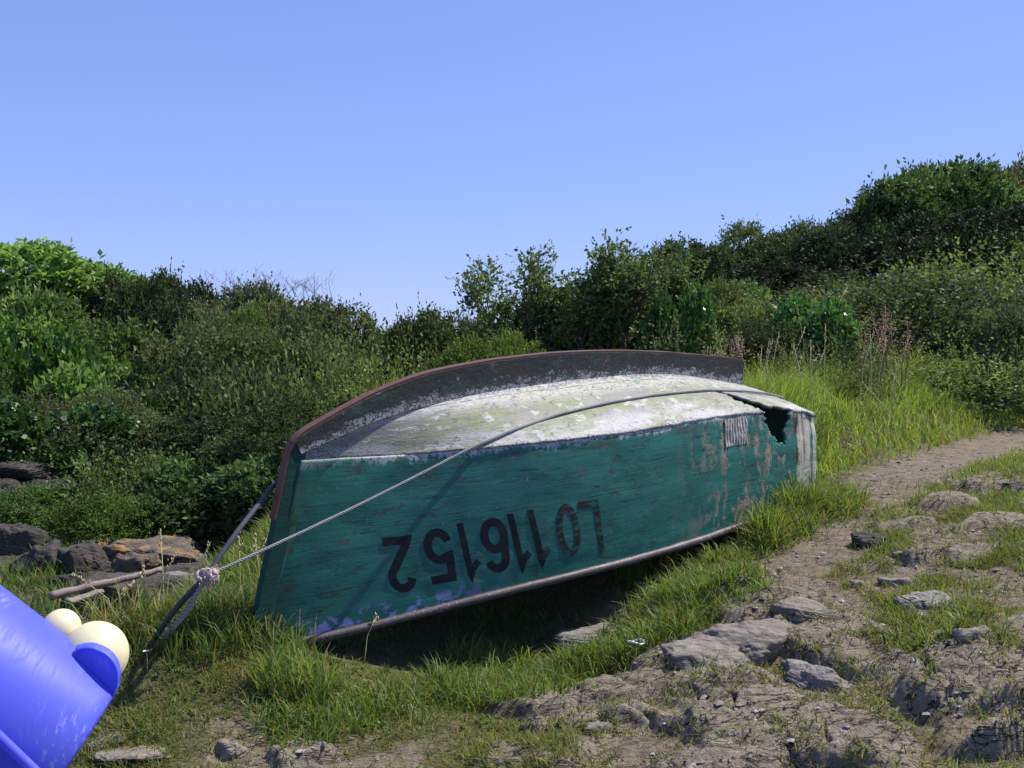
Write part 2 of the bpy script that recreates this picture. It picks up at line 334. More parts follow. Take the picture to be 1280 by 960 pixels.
re = t.math('ADD', y, t.math('ADD', t.mul(t.math('SUBTRACT', med, .5), .16), t.mul(t.math('SUBTRACT', fine, .5), .10))); c = t.mix(t.mul(t.ramp(re, .525, .55), t.ramp(fine, .56, .46)), c, (.05, .05, .055))
fl = t.noise(t.map(uv, (1, 1.5, 1)), 15, 8, .75, .9); c = t.mix(t.mul(t.ramp(fl, .555, .585), t.ramp(big, .36, .5)), c, t.mix(fine, (.075, .075, .068), (.17, .165, .145)))
fl2 = t.noise(t.map(uv, (1, 1.4, 1), (0, 0, 0), (3, 7, 0)), 8, 8, .72, .7); c = t.mix(t.mul(t.ramp(fl2, .57, .60), .8), c, t.mix(med, (.50, .49, .47), (.42, .42, .40)))
fl3 = t.noise(t.map(uv, (.8, 1.8, 1), (0, 0, 0), (9, 2, 0)), 5, 8, .7, .7); c = t.mix(t.mul(t.ramp(fl3, .60, .64), .7), c, t.mix(med, (.06, .17, .12), (.16, .22, .16)))
seam = t.math('ABSOLUTE', t.math('SUBTRACT', t.math('ADD', y, t.mul(big, .05)), .125)); c = t.mix(t.mul(t.ramp(seam, .005, .001), t.ramp(med, .42, .5)), c, (.05, .045, .04))
t.color(c); t.bump(t.math('ADD', t.mul(gr, .4), t.math('ADD', t.mul(fine, .45), t.mul(med, .6))), .6, .008); M['bottom'] = t.m

def wood_mat(name, a, b, spk=None, spc=(.5, .5, .52), sc_=(2, 14, 14), rough=.75):
    t = NT(name, rough, .3); co = t.coord(); w = t.noise(t.map(co, sc_), 2.5, 6, .65, .3); f = t.noise(co, 80, 6, .8); m_ = t.noise(co, 5, 5)
    c = t.mix(w, a, b)
    if spk: c = t.mix(t.mul(t.ramp(f, spk-.06, spk+.06), t.ramp(m_, .40, .58)), c, spc)
    t.color(c); t.bump(t.math('ADD', t.mul(w, .6), t.mul(f, .3)), .6, .006); return t.m
M['keel'] = wood_mat('tarred_keel_timber', (.018, .024, .022), (.085, .095, .08), .53, (.34, .34, .35))
t = NT('keel_moss', .8); 
t = NT('weathered_keel_board', .75, .25); co = t.coord(); ri = t.attr('rise')
lw = t.noise(t.map(co, (1.1, 1, 5)), 2.2, 6, .65, .4); md_ = t.noise(t.map(co, (5, 5, 9)), 3, 7, .72, .5); fn = t.noise(co, 75, 6, .8)
c = t.mix(md_, (.014, .016, .016), (.07, .075, .066)); c = t.mix(t.mul(t.ramp(lw, .52, .62), t.ramp(md_, .40, .55)), c, (.05, .085, .065)); c = t.mix(t.ramp(t.noise(co, 3.3, 5), .57, .68, 0, .7), c, (.075, .052, .042))
wm = t.ramp(t.math('ADD', ri, t.math('ADD', t.mul(t.math('SUBTRACT', md_, .5), 1.7), t.mul(t.math('SUBTRACT', lw, .5), 1.5))), .42, .12)
c = t.mix(t.mul(wm, t.ramp(fn, .44, .54)), c, (.42, .42, .43)); c = t.mix(t.mul(t.ramp(md_, .60, .66), t.ramp(fn, .45, .55)), c, (.36, .36, .35))
t.color(c); t.bump(t.math('ADD', md_, t.mul(fn, .5)), .8, .008); M['keel'] = t.m
M['stem'] = wood_mat('green_stem_timber', (.004, .030, .024), (.012, .085, .066), .62, (.03, .04, .03))
M['rust'] = wood_mat('rusty_steel', (.065, .028, .019), (.165, .08, .056), .62, (.24, .17, .15), (3, 9, 9), .5)
M['rail'] = wood_mat('weathered_rub_rail', (.035, .028, .030), (.125, .10, .098), .58, (.30, .28, .28), (3, 30, 30), .45)
M['transom'] = wood_mat('bleached_transom', (.10, .16, .13), (.40, .38, .29), .5, (.05, .28, .24), (14, 14, 1.5))
M['patch'] = wood_mat('ribbed_patch', (.27, .25, .21), (.50, .47, .41), .60, (.10, .09, .08), (4, 4, 4))
M['rope'] = wood_mat('grey_rope', (.20, .21, .21), (.40, .40, .39), None, sc_=(9, 9, 9), rough=.85)
M['rope_dark'] = wood_mat('blue_grey_rope', (.03, .034, .045), (.075, .085, .11), None, sc_=(9, 9, 9), rough=.7)
M['knot'] = wood_mat('faded_pink_cord', (.30, .22, .21), (.62, .52, .50), None, sc_=(20, 20, 20), rough=.9)
M['drift'] = wood_mat('driftwood', (.16, .125, .105), (.34, .28, .24), .55, (.06, .05, .045), (1.5, 18, 18))
t = NT('number_paint', .6, .25); uv = t.coord('UV'); x, y, _ = t.sep(uv)
f = t.noise(uv, 30, 5, .7); m_ = t.noise(t.map(uv, (3, 9, 1)), 4, 5, .65)
fade = t.ramp(x, 1.12, 1.28)
c = t.mix(t.ramp(f, .35, .6, 0, .5), (.006, .007, .012), (.014, .016, .020))
c = t.mix(t.mul(fade, .5), c, (.045, .026, .022))
c = t.mix(t.mul(t.ramp(m_, .50, .58), t.ramp(x, 1.05, 1.25, .06, .75)), c, (.012, .13, .10)); t.color(c); M['number'] = t.m
t = NT('white_petal', .6); t.color((.8, .77, .76)); M['white'] = t.m
t = NT('bleached_shell', .4); t.color((.75, .73, .70)); M['shell'] = t.m
def stem_mat(n, a, b):
    t = NT(n, .7, .2); t.color(t.mix(t.noise(t.coord(), 30), a, b)); return t.m
M['dock'] = stem_mat('dock_seed', (.20, .11, .07), (.34, .20, .14)); M['straw'] = stem_mat('dry_straw', (.30, .25, .13), (.52, .46, .28))
# ------------------------------------------------------------------ world, sun, camera
SUN_AZ, SUN_EL = D2R(24), D2R(55)     # azimuth from +X towards +Y
S = Vector((math.cos(SUN_EL)*math.cos(SUN_AZ), math.cos(SUN_EL)*math.sin(SUN_AZ), math.sin(SUN_EL)))
w = bpy.data.worlds.new('World'); sc.world = w; w.use_nodes = True; nt = w.node_tree
sky = nt.nodes.new('ShaderNodeTexSky'); sky.sky_type = 'NISHITA'; sky.sun_disc = False
sky.sun_elevation = SUN_EL; sky.sun_rotation = math.atan2(S.x, S.y); sky.altitude = 300; sky.air_density = 1.0; sky.dust_density = 0; sky.ozone_density = 3.0
tint = nt.nodes.new('ShaderNodeMix'); tint.data_type = 'RGBA'; tint.blend_type = 'MULTIPLY'; tint.inputs[0].default_value = 1; tint.inputs[7].default_value = (3.35, 3.98, 6.95, 1)
dim = nt.nodes.new('ShaderNodeMix'); dim.data_type = 'RGBA'; dim.blend_type = 'MULTIPLY'; dim.inputs[0].default_value = 1; dim.inputs[7].default_value = (.12, .12, .12, 1)
gm = nt.nodes.new('ShaderNodeGamma'); gm.inputs[1].default_value = .50
nt.links.new(sky.outputs[0], dim.inputs[6]); nt.links.new(dim.outputs[2], gm.inputs[0]); nt.links.new(gm.outputs[0], tint.inputs[6]); nt.links.new(tint.outputs[2], nt.nodes['Background'].inputs[0])
nt.nodes['Background'].inputs[1].default_value = .12
sl = bpy.data.lights.new('sun', 'SUN'); sl.energy = 4.9; sl.angle = D2R(.5); sl.color = (1, .945, .85)
so = bpy.data.objects.new('sun', sl); col.objects.link(so); so.rotation_euler = S.to_track_quat('Z', 'Y').to_euler(); so.location = (10, 10, 20)
cd = bpy.data.cameras.new('camera'); cd.sensor_width = 36; cd.lens = 36*F/1280; cd.clip_end = 3000; cd.clip_start = .05
cam = bpy.data.objects.new('camera', cd); col.objects.link(cam); cam.location = EYE; cam.rotation_euler = (math.pi/2-PITCH, 0, 0); sc.camera = cam
sc.view_settings.view_transform = 'Standard'; sc.view_settings.look = 'None'; sc.view_settings.gamma = 1; sc.view_settings.use_curve_mapping = False; sc.view_settings.exposure = .5
sc.render.engine = 'CYCLES'; cy = sc.cycles; cy.max_bounces = 6; cy.diffuse_bounces = 3; cy.glossy_bounces = 2; cy.transmission_bounces = 4; cy.transparent_max_bounces = 6

# ------------------------------------------------------------------ ground sheet
def geo(a, b, r):
    n = max(2, int(math.log(b/a)/math.log(1+r))); return np.geomspace(a, b, n, endpoint=False)
rr = np.concatenate([geo(.3, 2.8, .04), geo(2.8, 8, .0036), geo(8, 30, .012), geo(30, 900, .06), [900]])
aa = np.concatenate([np.linspace(-38, 38, 1000), np.linspace(38, 322, 72)[1:-1]])*math.pi/180
aa = np.append(aa, aa[0]+2*math.pi)
AA, RR = np.meshgrid(aa, rr, indexing='ij'); X = RR*np.sin(AA); Y = RR*np.cos(AA)
Z = hfull(X, Y); di, ro, pa = masks(X, Y)
far = ss(9, 16, RR)*ss(.4, 1.0, np.abs(path_d(X, Y)))
n_, m_ = X.shape
idx = np.arange(n_*m_).reshape(n_, m_); q = np.stack([idx[:-1, :-1], idx[:-1, 1:], idx[1:, 1:], idx[1:, :-1]], -1).reshape(-1, 4)
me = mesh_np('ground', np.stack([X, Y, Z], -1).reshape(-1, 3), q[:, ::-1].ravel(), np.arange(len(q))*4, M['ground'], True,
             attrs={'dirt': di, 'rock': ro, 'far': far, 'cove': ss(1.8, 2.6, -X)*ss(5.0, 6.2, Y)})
me.flip_normals() if me.polygons[0].normal.z < 0 else None
obj('ground', me, kind='structure')
zat = lambda x, y: float(hfull(np.array([x]), np.array([y]))[0])

# ------------------------------------------------------------------ the boat
O = np.array([-.89, 4.31, 1.001]); BL = 3.378
ax = np.array([.6974, .7144, .0565]); ny = np.array([.7144, -.6866, -.1352]); nz = np.array([.0578, -.1347, .9892])
UK = np.array([0, .12, .3, .5, .75, 1.])
def spl(v, u):
    v = np.array(v, float); n = 6; h = np.diff(UK); A = np.zeros((n, n)); b = np.zeros(n); A[0, 0] = A[-1, -1] = 1
    for i in range(1, n-1):
        A[i, i-1] = h[i-1]; A[i, i] = 2*(h[i-1]+h[i]); A[i, i+1] = h[i]; b[i] = 6*((v[i+1]-v[i])/h[i]-(v[i]-v[i-1])/h[i-1])
    m = np.linalg.solve(A, b); u = np.asarray(u, float); k = np.clip(np.searchsorted(UK, u)-1, 0, n-2); h = UK[k+1]-UK[k]; a = (UK[k+1]-u)/h; c = (u-UK[k])/h
    return a*v[k]+c*v[k+1]+((a**3-a)*m[k]+(c**3-c)*m[k+1])*h*h/6
zc = lambda u: spl([.02, -.012, .005, .023, .037, -.03], u); zk = lambda u: spl([.068, .167, .221, .224, .185, .05], u)
bc = lambda u: spl([0, .04, .27, .43, .513, .548], u); bg = lambda u: spl([0, .145, .375, .53, .605, .6], u)
zg = lambda u: spl([-.77, -.735, -.653, -.612, -.578, -.554], u); sk = lambda u: spl([.042, .101, .133, .135, .12, .155], u)
# boat-local coordinates (s aft, b to port, z up), placed by the boat's own matrix
def LOC(s, b, z): return np.stack(np.broadcast_arrays(s, b, z), -1).astype(float)
def side_l(u, v, sgn=1):
    s = (1-v)*u*BL + v*(u*BL-.186*(1-u)**2)
    b = (1-v)*bc(u)+v*bg(u)+.05*v*(1-v)*np.minimum(u*5, 1); z = (1-v)*zc(u)+v*zg(u)
    b = b - .025*ss(.955, 1, u)*ss(.25, 0, v); z = z - .02*ss(.96, 1, u)*(1-v)
    return LOC(s, sgn*b, z)
def bot_l(u, w, sgn=1): return LOC(u*BL, sgn*w*bc(u), (1-w)*zk(u)+w*zc(u)+.06*w*(1-w)-.02*ss(.96, 1, u)*w)
boat = thing('rowing_boat', 'upturned green wooden rowing boat with whitewashed bottom lying on the grass', 'boat')
bm_ = Matrix.Identity(4)
for i, a in enumerate((ax, ny, nz)):
    for j in range(3): bm_[j][i] = a[j]
for j in range(3): bm_[j][3] = O[j]
boat.matrix_world = bm_
def W(p): return O + p[..., 0:1]*ax + p[..., 1:2]*ny + p[..., 2:3]*nz
def inpoly(x, y, P): return poly_sd(x, y, np.array(P)) < 0
HOLE = [(.8287,-.06),(.8438,-.06),(.9147,-.06),(.9084,.105),(.8954,.2238),(.8871,.3259),(.8692,.3105),(.8534,.2419),(.8358,.122),(.8272,.0527)]
CRACK = [(.7862,.5391),(.8108,.5583),(.8293,.6381),(.8515,.7552),(.8694,.8691),(.9321,.9419),(.9102,1.06),(.8333,1.06),(.8209,.864),(.8066,.7898),(.7972,.7149),(.8042,.6196)]
for sgn in (1, -1):
    u, v = np.meshgrid(np.linspace(0, 1, 361), np.linspace(0, 1, 71), indexing='ij')
    P = side_l(u, v, sgn)
    jit = .006*fbm(u*60, v*20, o=2, seed=61)
    P[..., 1] += sgn*.004*fbm(u*14, v*5, o=3, seed=60+sgn)
    keep = None
    if sgn == 1:
        uc, vc = (u[:-1, :-1]+u[1:, 1:])/2, (v[:-1, :-1]+v[1:, 1:])/2
        keep = ~inpoly(uc+.008*vnoise(uc*120, vc*30, seed=5), vc+.03*vnoise(uc*100, vc*25, seed=6), HOLE)
    o = obj('hull_side', grid_mesh('hull_side', P, M['hull'], np.stack([u*BL, v*.70], -1), keep, flip=(sgn == -1)), boat)
    md = o.modifiers.new('thickness', 'SOLIDIFY'); md.thickness = .02; md.offset = -1
    if sgn == 1: near_side = o
    u, v = np.meshgrid(np.linspace(0, 1, 361), np.linspace(0, 1, 51), indexing='ij')
    P = bot_l(u, v*1.0, sgn); P[..., 2] += .004*fbm(u*12, v*4, o=4, seed=70) + .002 + .003*ss(.9, 1, v)*fbm(u*40, v*3, o=2, seed=72)
    P[..., 1] += sgn*.005*ss(.9, 1, v)*(1+.8*fbm(u*50, v*3, o=3, seed=71))*ss(.08, .22, u)
    keep = None
    if sgn == 1:
        uc, vc = (u[:-1, :-1]+u[1:, 1:])/2, (v[:-1, :-1]+v[1:, 1:])/2
        keep = ~inpoly(uc+.006*vnoise(uc*150, vc*40, seed=7), vc+.03*vnoise(uc*90, vc*40, seed=8), CRACK)
    o = obj('bottom', grid_mesh('bottom', P, M['bottom'], np.stack([u*BL, v*.55], -1), keep, flip=(sgn == -1)), boat)
    md = o.modifiers.new('thickness', 'SOLIDIFY'); md.thickness = .018; md.offset = -1
# keel, stem and their steel strip: plates swept along the centreline
uu = np.linspace(0, 1, 90)
def plate(name, inner, outer, half, mat, parent):
    n = len(inner); V = []
    for s_ in (1, -1):
        for p in (inner, outer): V.append(p+np.array([0, s_*half, 0]))
    V = np.concatenate(V); a, b, c, d = [np.arange(n)+k*n for k in range(4)]   # +in, +out, -in, -out
    f = []
    for i in range(n-1):
        f += [(a[i], b[i], b[i+1], a[i+1]), (b[i], d[i], d[i+1], b[i+1]), (d[i], c[i], c[i+1], d[i+1]), (c[i], a[i], a[i+1], c[i+1])]
    f += [(a[0], c[0], d[0], b[0]), (a[-1], b[-1], d[-1], c[-1])]
    g = Geo(); g.add(V, f); m = g.mesh(name, mat, False); at_ = m.attributes.new('rise', 'FLOAT', 'POINT'); at_.data.foreach_set('value', np.repeat(np.array([0, 1, 0, 1], np.float32), n)); bmx = bmesh.new(); bmx.from_mesh(m); bmesh.ops.recalc_face_normals(bmx, faces=bmx.faces); bmx.to_mesh(m); bmx.free()
    return obj(name, m, parent)
wob = .006*fbm(uu*25, uu*0, o=3, seed=80)
kin = LOC(uu*BL, 0, zk(uu)-.02); kout = LOC(uu*BL-.045*(1-uu)**12, 0, zk(uu)+sk(uu)*1.0+wob*.4)
q = np.linspace(0, 1, 40); off = .040+.006*q
sin_ = LOC(-.186*q+.03, 0, .068*(1-q)+q*-.77); sout = LOC(-.186*q-off, 0, (.068+.04)*(1-q)+q*-.77)
line = np.concatenate([sout[::-1][:-1], kout]); L_ = np.r_[0, np.cumsum(np.linalg.norm(np.diff(line, axis=0), axis=1))]; Ls = np.arange(0, L_[-1], .012)
rl = np.stack([np.interp(Ls, L_, line[:, i]) for i in range(3)], -1); kn = 23; k5 = np.hanning(kn+2)[1:-1]; k5 /= k5.sum()
ext = np.concatenate([rl[:1]+(rl[:1]-rl[1:kn//2+1][::-1]), rl, rl[-1:]+(rl[-1:]-rl[-kn//2:-1][::-1])])
sm = np.stack([np.convolve(ext[:, i], k5, 'valid') for i in range(3)], -1)[:len(Ls)]
back = lambda Lq: np.stack([np.interp(Lq, Ls[:len(sm)], sm[:, i]) for i in range(3)], -1)
nso = len(sout); sout = back(L_[:nso][::-1]); kout = back(L_[nso-1:])
keel = plate('keel', kin, kout, .024, M['keel'], boat)
stem = plate('stem', sin_, sout, .019, M['stem'], boat)
tg = np.gradient(sm, axis=0); tg /= np.linalg.norm(tg, axis=1)[:, None]
nrm = np.stack([-tg[:, 2], 0*tg[:, 0], tg[:, 0]], -1)
i0 = int(np.searchsorted(Ls, L_[nso-1]*.62)); i1 = len(sm)-2
plate('keel_strip', (sm-nrm*.004)[i0:i1], (sm+nrm*.010)[i0:i1], .019, M['rust'], keel)
# transom
g = Geo(); prof = [(.548-.02, -.045), (0, .045), (-.548+.02, -.045), (-.596, -.55), (.596, -.55)]
fr = np.array([(BL+.001, b, z) for b, z in prof]); bk = fr+np.array([.035, 0, 0]); bk[:, 1] *= .995
g.add(np.concatenate([fr, bk]), [(0, 1, 2, 3, 4), (9, 8, 7, 6, 5)]+[(i, i+5, (i+1) % 5+5, (i+1) % 5) for i in range(5)])
m = g.mesh('transom', M['transom'], False); b2 = bmesh.new(); b2.from_mesh(m); bmesh.ops.recalc_face_normals(b2, faces=b2.faces); b2.to_mesh(m); b2.free()
obj('transom', m, boat)
for sgn in (1, -1):
    p = side_l(uu, np.ones_like(uu), sgn); p[:, 1] += sgn*.012; p[:, 2] += .004*fbm(uu*9, uu*0, o=2, seed=90)
    g = Geo(); g.tube(p, .0195+.002*fbm(uu*30, uu*0+3, o=2, seed=91), 12); obj('rub_rail', g.mesh('rub_rail', M['rail']), boat)
# interior thwart glimpsed through the hole
g = Geo()
for u0 in (.35, .72):
    b0 = float(bg(u0))-.03; x0 = u0*BL
    V = [(x0+dx, sy*b0, -.42+dz) for dx in (0, .2) for sy in (-1, 1) for dz in (0, .03)]
    g.add(V, [(0, 1, 3, 2), (4, 6, 7, 5), (0, 4, 5, 1), (2, 3, 7, 6), (1, 5, 7, 3), (0, 2, 6, 4)])
    obj('thwart', g.mesh('thwart', M['stem'], False), boat); g = Geo()
# ribbed sheet patch
u, v = np.meshgrid(np.linspace(0, 1, 41), np.linspace(0, 1, 21), indexing='ij')
PU = .7141+.0638*u; PV = .035+.235*v
P = side_l(PU, PV); P[..., 1] += .004+.0022*np.sin(u*2*math.pi*9+1.4*fbm(u*5, v*2, o=2, seed=96))+.003*fbm(u*20, v*4, o=3, seed=97); P[..., 1] += .004*fbm(u*3, v*3, o=2, seed=95)
o = obj('sheet_patch', grid_mesh('sheet_patch', P, M['patch'], flip=False, smooth=False), boat); md = o.modifiers.new('thickness', 'SOLIDIFY'); md.thickness = .004; md.offset = -1
# registration number, painted on the upturned side
def arc(cx, cy, rx, ry, a0, a1, n=14):
    a = np.radians(np.linspace(a0, a1, n)); return [(cx+rx*math.cos(q), cy+ry*math.sin(q)) for q in a]
TH = .15; h_ = TH/2; GW = .52
GL = {'2': [arc(.26, .72, .26-h_, .28-h_, 170, -25)+[(h_+.03, h_+.10), (h_*.8, h_), (GW, h_)]],
      '5': [[(GW-.03, 1-h_), (.10, 1-h_), (.075, .52)]+arc(.25, .325, .27-h_, .325-h_, 125, -165)],
      '6': [arc(.27, .70, .24-h_, .30-h_, 20, 180)+arc(.26, .32, .26-h_, .32-h_, 180, 520, 26)],
      'O': [arc(.26, .5, .26-h_, .5-h_, 90, 452, 34)],
      'L': [[(h_+.02, 1), (h_+.02, h_), (GW, h_)]],
      '1': [[(.0, .74), (.16, .86), (.20, 1-.02), (.20, 0)]]}
QD = [('2',[[.13,.4876],[.1645,.4976],[.1823,.8579],[.1484,.8399]]),('5',[[.178,.478],[.2129,.48],[.2315,.8488],[.1963,.8381]]),('1',[[.223,.4731],[.2406,.4721],[.2615,.8471],[.2438,.8475]]),
('6',[[.2511,.4704],[.2877,.4742],[.3043,.8645],[.2669,.8536]]),('1',[[.2898,.4651],[.309,.4699],[.332,.8676],[.3121,.8622]]),('1',[[.3182,.4607],[.3385,.4657],[.3623,.872],[.3414,.8666]]),
('O',[[.3582,.4528],[.3972,.4601],[.4129,.8719],[.3733,.8599]]),('L',[[.3986,.4611],[.4362,.4669],[.4526,.8955],[.4146,.8862]])]
V, Fq, UVs = [], [], []; nb = 0
for ch, Q in QD:
    Q = np.array(Q); gw = .27 if ch == '1' else GW
    for st in GL[ch]:
        p = np.array(st, float); pp = [p[0]]
        for a, b in zip(p[:-1], p[1:]):
            k = max(1, int(np.linalg.norm(b-a)/.06)); pp += [a+(b-a)*(i+1)/k for i in range(k)]
        p = np.array(pp); d = np.gradient(p, axis=0)
        e0 = np.diff(p, axis=0); e0 /= np.linalg.norm(e0, axis=1)[:, None]
        nv = []
        for i in range(len(p)):
            a = e0[max(i-1, 0)]; b = e0[min(i, len(e0)-1)]; na = np.array([-a[1], a[0]]); nb_ = np.array([-b[1], b[0]]); mm = na+nb_; mm /= np.linalg.norm(mm)+1e-9; nv.append(mm/max(mm@na, .45))
        nv = np.array(nv)
        th = TH/2*(.85 if ch in 'OL1' else 1)
        l, r = p+nv*th, p-nv*th
        for i, pt in enumerate(np.stack([l, r], 1).reshape(-1, 2)):
            gx, gy = pt[0]/gw, pt[1]
            uvp = (1-gy)*((1-gx)*Q[1]+gx*Q[0]) + gy*((1-gx)*Q[2]+gx*Q[3])
            w3 = side_l(np.array(uvp[0]), np.array(uvp[1])); n2 = .004*float(fbm(np.array([uvp[0]*14]), np.array([uvp[1]*5]), o=3, seed=61)[0])
            V.append(w3+np.array([0, n2+.0016+.0003*(i/len(p)), 0])); UVs.append((uvp[0]*BL, uvp[1]*.7))
        Fq += [(nb+2*i, nb+2*i+1, nb+2*i+3, nb+2*i+2) for i in range(len(p)-1)]; nb += 2*len(p)
me = mesh_np('registration_number', np.array(V), [i for f in Fq for i in f], np.arange(len(Fq))*4, M['number'], True, uvs=np.array(UVs))
o = obj('registration_number', me, near_side); o['label'] = 'dark painted number LO116152 reading upside down on the green side'

# ------------------------------------------------------------------ mooring rope
def strands(g, pts, Rr, pitch=5.5, ns=3, step=None):
    pts = np.asarray(pts, float); seg = np.linalg.norm(np.diff(pts, axis=0), axis=1); L = np.r_[0, np.cumsum(seg)]
    n = int(L[-1]/(Rr*.7)); s = np.linspace(0, L[-1], n); c = np.stack([np.interp(s, L, pts[:, i]) for i in range(3)], -1)
    kk = max(3, int(n*.01))*2+1
    c2 = np.stack([np.convolve(np.pad(c[:, i], kk//2, mode='edge'), np.ones(kk)/kk, 'valid') for i in range(3)], -1)
    t = np.gradient(c2, axis=0); t /= np.linalg.norm(t, axis=1)[:, None]; u = np.cross(t, [0.1, .2, 1]); u /= np.linalg.norm(u, axis=1)[:, None]; v = np.cross(t, u)
    for k in range(ns):
        a = s/(Rr*pitch)*2*math.pi+k*2*math.pi/ns
        g.tube(c2+Rr*.58*(np.cos(a)[:, None]*u+np.sin(a)[:, None]*v), Rr*.50, 6)
K = at(258, 720, 3.98)
rope = thing('mooring_rope', 'grey twisted rope tied in a knot and stretched over the upturned boat', 'rope', tuple(K))
def RL(p): return np.asarray(p)-K
RB = [(.2427,.9833),(.3072,.8195),(.4022,.6513),(.5092,.5734),(.6253,.5487),(.7567,.5351),(.8799,.5328),(.9494,.5556),(.996,.57)]
rb = np.array([W(bot_l(np.array(a), np.array(b)))+nz*.011 for a, b in RB])
e = rb[0]+ny*.012
tt = np.linspace(0, 1, 30)[:, None]; main = K*(1-tt)+e*tt; main[:, 2] -= .012*np.sin(tt[:, 0]*math.pi)
# keep the taut part clear of the planking
for i in range(len(main)):
    rel = main[i]-O; s_, b_, z_ = rel@ax, rel@ny, rel@nz
    uq = np.clip(s_/BL, 0, 1); vq = np.clip((float(zc(uq))-z_)/(float(zc(uq))-float(zg(uq))), 0, 1); hb_ = float(side_l(np.array(uq), np.array(vq))[1])
    if s_ > -.15 and b_ < hb_+.013: main[i] += ny*(hb_+.013-b_)
g = Geo(); down = [W(LOC(BL+.05, .31, .0)), W(LOC(BL+.06, .32, -.3)), W(LOC(BL+.07, .33, -.55))]
strands(g, np.concatenate([main, rb[1:], np.array(down)])-K, .0066)
obj('rope_strand', g.mesh('rope_strand', M['rope']), rope)
anchor = at(190, 800, 4.2); anchor[2] = min(anchor[2], zat(anchor[0], anchor[1])-.02)
g = Geo(); strands(g, RL([K, (K*.6+anchor*.4)+np.array([.01, 0, -.015]), anchor]), .0125); obj('rope_strand', g.mesh('rope_strand', M['rope']), rope)
bowp = [K, at(300, 660, 4.12), at(350, 597, 4.36), W(LOC(.03, -.05, .02)), W(LOC(.35, -.16, .02)), W(LOC(.9, -.4, -.08))]
g = Geo(); 
def cr(P, n=14):
    P = np.array(P); P = np.vstack([2*P[0]-P[1], P, 2*P[-1]-P[-2]]); out = []
    for i in range(1, len(P)-2):
        for t_ in np.linspace(0, 1, n, endpoint=False):
            a, b, c, d = P[i-1:i+3]; out.append(.5*((2*b)+(-a+c)*t_+(2*a-5*b+4*c-d)*t_**2+(-a+3*b-3*c+d)*t_**3))
    return np.array(out+[P[-2]])
g.tube(RL(cr(bowp)), .0105, 10); o = obj('bow_line', g.mesh('bow_line', M['rope_dark']), rope); o['label'] = 'thick blue grey line running up to the bow'
g = Geo(); g.tube(RL(cr([K, K*.55+anchor*.45+np.array([-.02, 0, .01]), anchor+np.array([-.03, .02, 0])])), .012, 10); obj('bow_line', g.mesh('bow_line', M['rope_dark']), rope)
g = Geo(); rs = R(4)
for i in range(11):      # turns of the knot
    c_ = np.array([rs.uniform(-.03, .03), rs.uniform(-.02, .02), rs.uniform(-.014, .014)]); a = np.linspace(0, 2*math.pi, 18); n1_ = rs.normal(size=3); n1_ /= np.linalg.norm(n1_)
    e1 = np.cross(n1_, [0, 0, 1.]); e1 /= np.linalg.norm(e1); e2 = np.cross(n1_, e1)
    g.tube(c_+rs.uniform(.009, .019)*(np.cos(a)[:, None]*e1+np.sin(a)[:, None]*e2), .0085, 7, False)
for i in range(120):     # frayed ends
    a = rs.normal(size=3)*.014+np.array([.012, -.006, -.002]); b = a+np.array([rs.uniform(-.004, .02), rs.normal()*.012, rs.normal()*.018-.008])
    g.tube([a, (a+b)/2+rs.normal(size=3)*.004, b], [.0022, .002, .001], 4)
o = obj('knot', g.mesh('knot', M['knot']), rope); o['label'] = 'frayed pinkish knot'
# ------------------------------------------------------------------ rocks
def ico(n):
    b = bmesh.new(); bmesh.ops.create_icosphere(b, subdivisions=n, radius=1); v = np.array([x.co[:] for x in b.verts]); f = [tuple(q.index for q in p.verts) for p in b.faces]; b.free(); return v, f
ICO = {k: ico(k) for k in (4, 6)}
def rock_mesh(size, seed, mat, facets=9, strata=.05, rough=.05, flat=.55, tilt=.25, res=6, k=9.):
    rs = R(seed); v, f = ICO[res]; n = v.copy(); r = np.ones(len(v))
    E_ = np.exp(-k*np.full(len(v), 1.15)); 
    for i in range(facets):
        d = rs.normal(size=3); d /= np.linalg.norm(d); c = n@d; kk = rs.uniform(.45, .85); E_ = E_+np.exp(-k*np.where(c > .05, np.minimum(kk/np.maximum(c, .05), 4), 4))
    c = n[:, 2]; E_ = E_+np.exp(-(k+2)*np.where(c > .05, np.minimum(flat*1.2/np.maximum(c, .05), 4), 4))
    r = np.maximum(-np.log(E_)/k+.04, .2)*(1+.30*fbm(n[:, 0]*1.6+seed*3.1, n[:, 1]*1.6, n[:, 2]*.6, o=2, seed=seed+30))
    p = n*r[:, None]*1.25
    a = np.array([math.sin(tilt), .35*rs.uniform(-1, 1), math.cos(tilt)]); h = p@a
    h2 = h*5.5/flat+.8*fbm(p[:, 0]*1.5+seed, p[:, 1]*1.5, p[:, 2]*1.5, o=3, seed=seed); lay = h2-np.floor(h2)
    groove = np.exp(-((lay-.5)/.16)**2)*(.5+.5*fbm(p[:, 0]*1.7, p[:, 1]*1.7, np.floor(h2)*3.1, o=2, seed=seed+2))
    step = vnoise(np.floor(h2)*7.7+seed, p[:, 0]*.8, p[:, 1]*.8, seed=seed+9)
    side = 1-.6*np.abs(n[:, 2])
    disp = rough*fbm(p[:, 0]*2+seed, p[:, 1]*2, p[:, 2]*2, o=5, seed=seed+1) + strata*(.8*step-1.1*groove)*side + .35*rough*fbm(p[:, 0]*9, p[:, 1]*9, p[:, 2]*12, o=4, seed=seed+4)
    crk = np.abs(fbm(p[:, 0]*1.3+9, p[:, 1]*1.3, p[:, 2]*1.3+seed, o=3, seed=seed+6)); disp = disp-.10*np.exp(-(crk/.018)**2)
    p = p*(1+disp[:, None]); p = p*np.array(size)/1.1
    g = Geo(); g.add(p, f); return g.mesh('rock', mat)
ROCKS = []
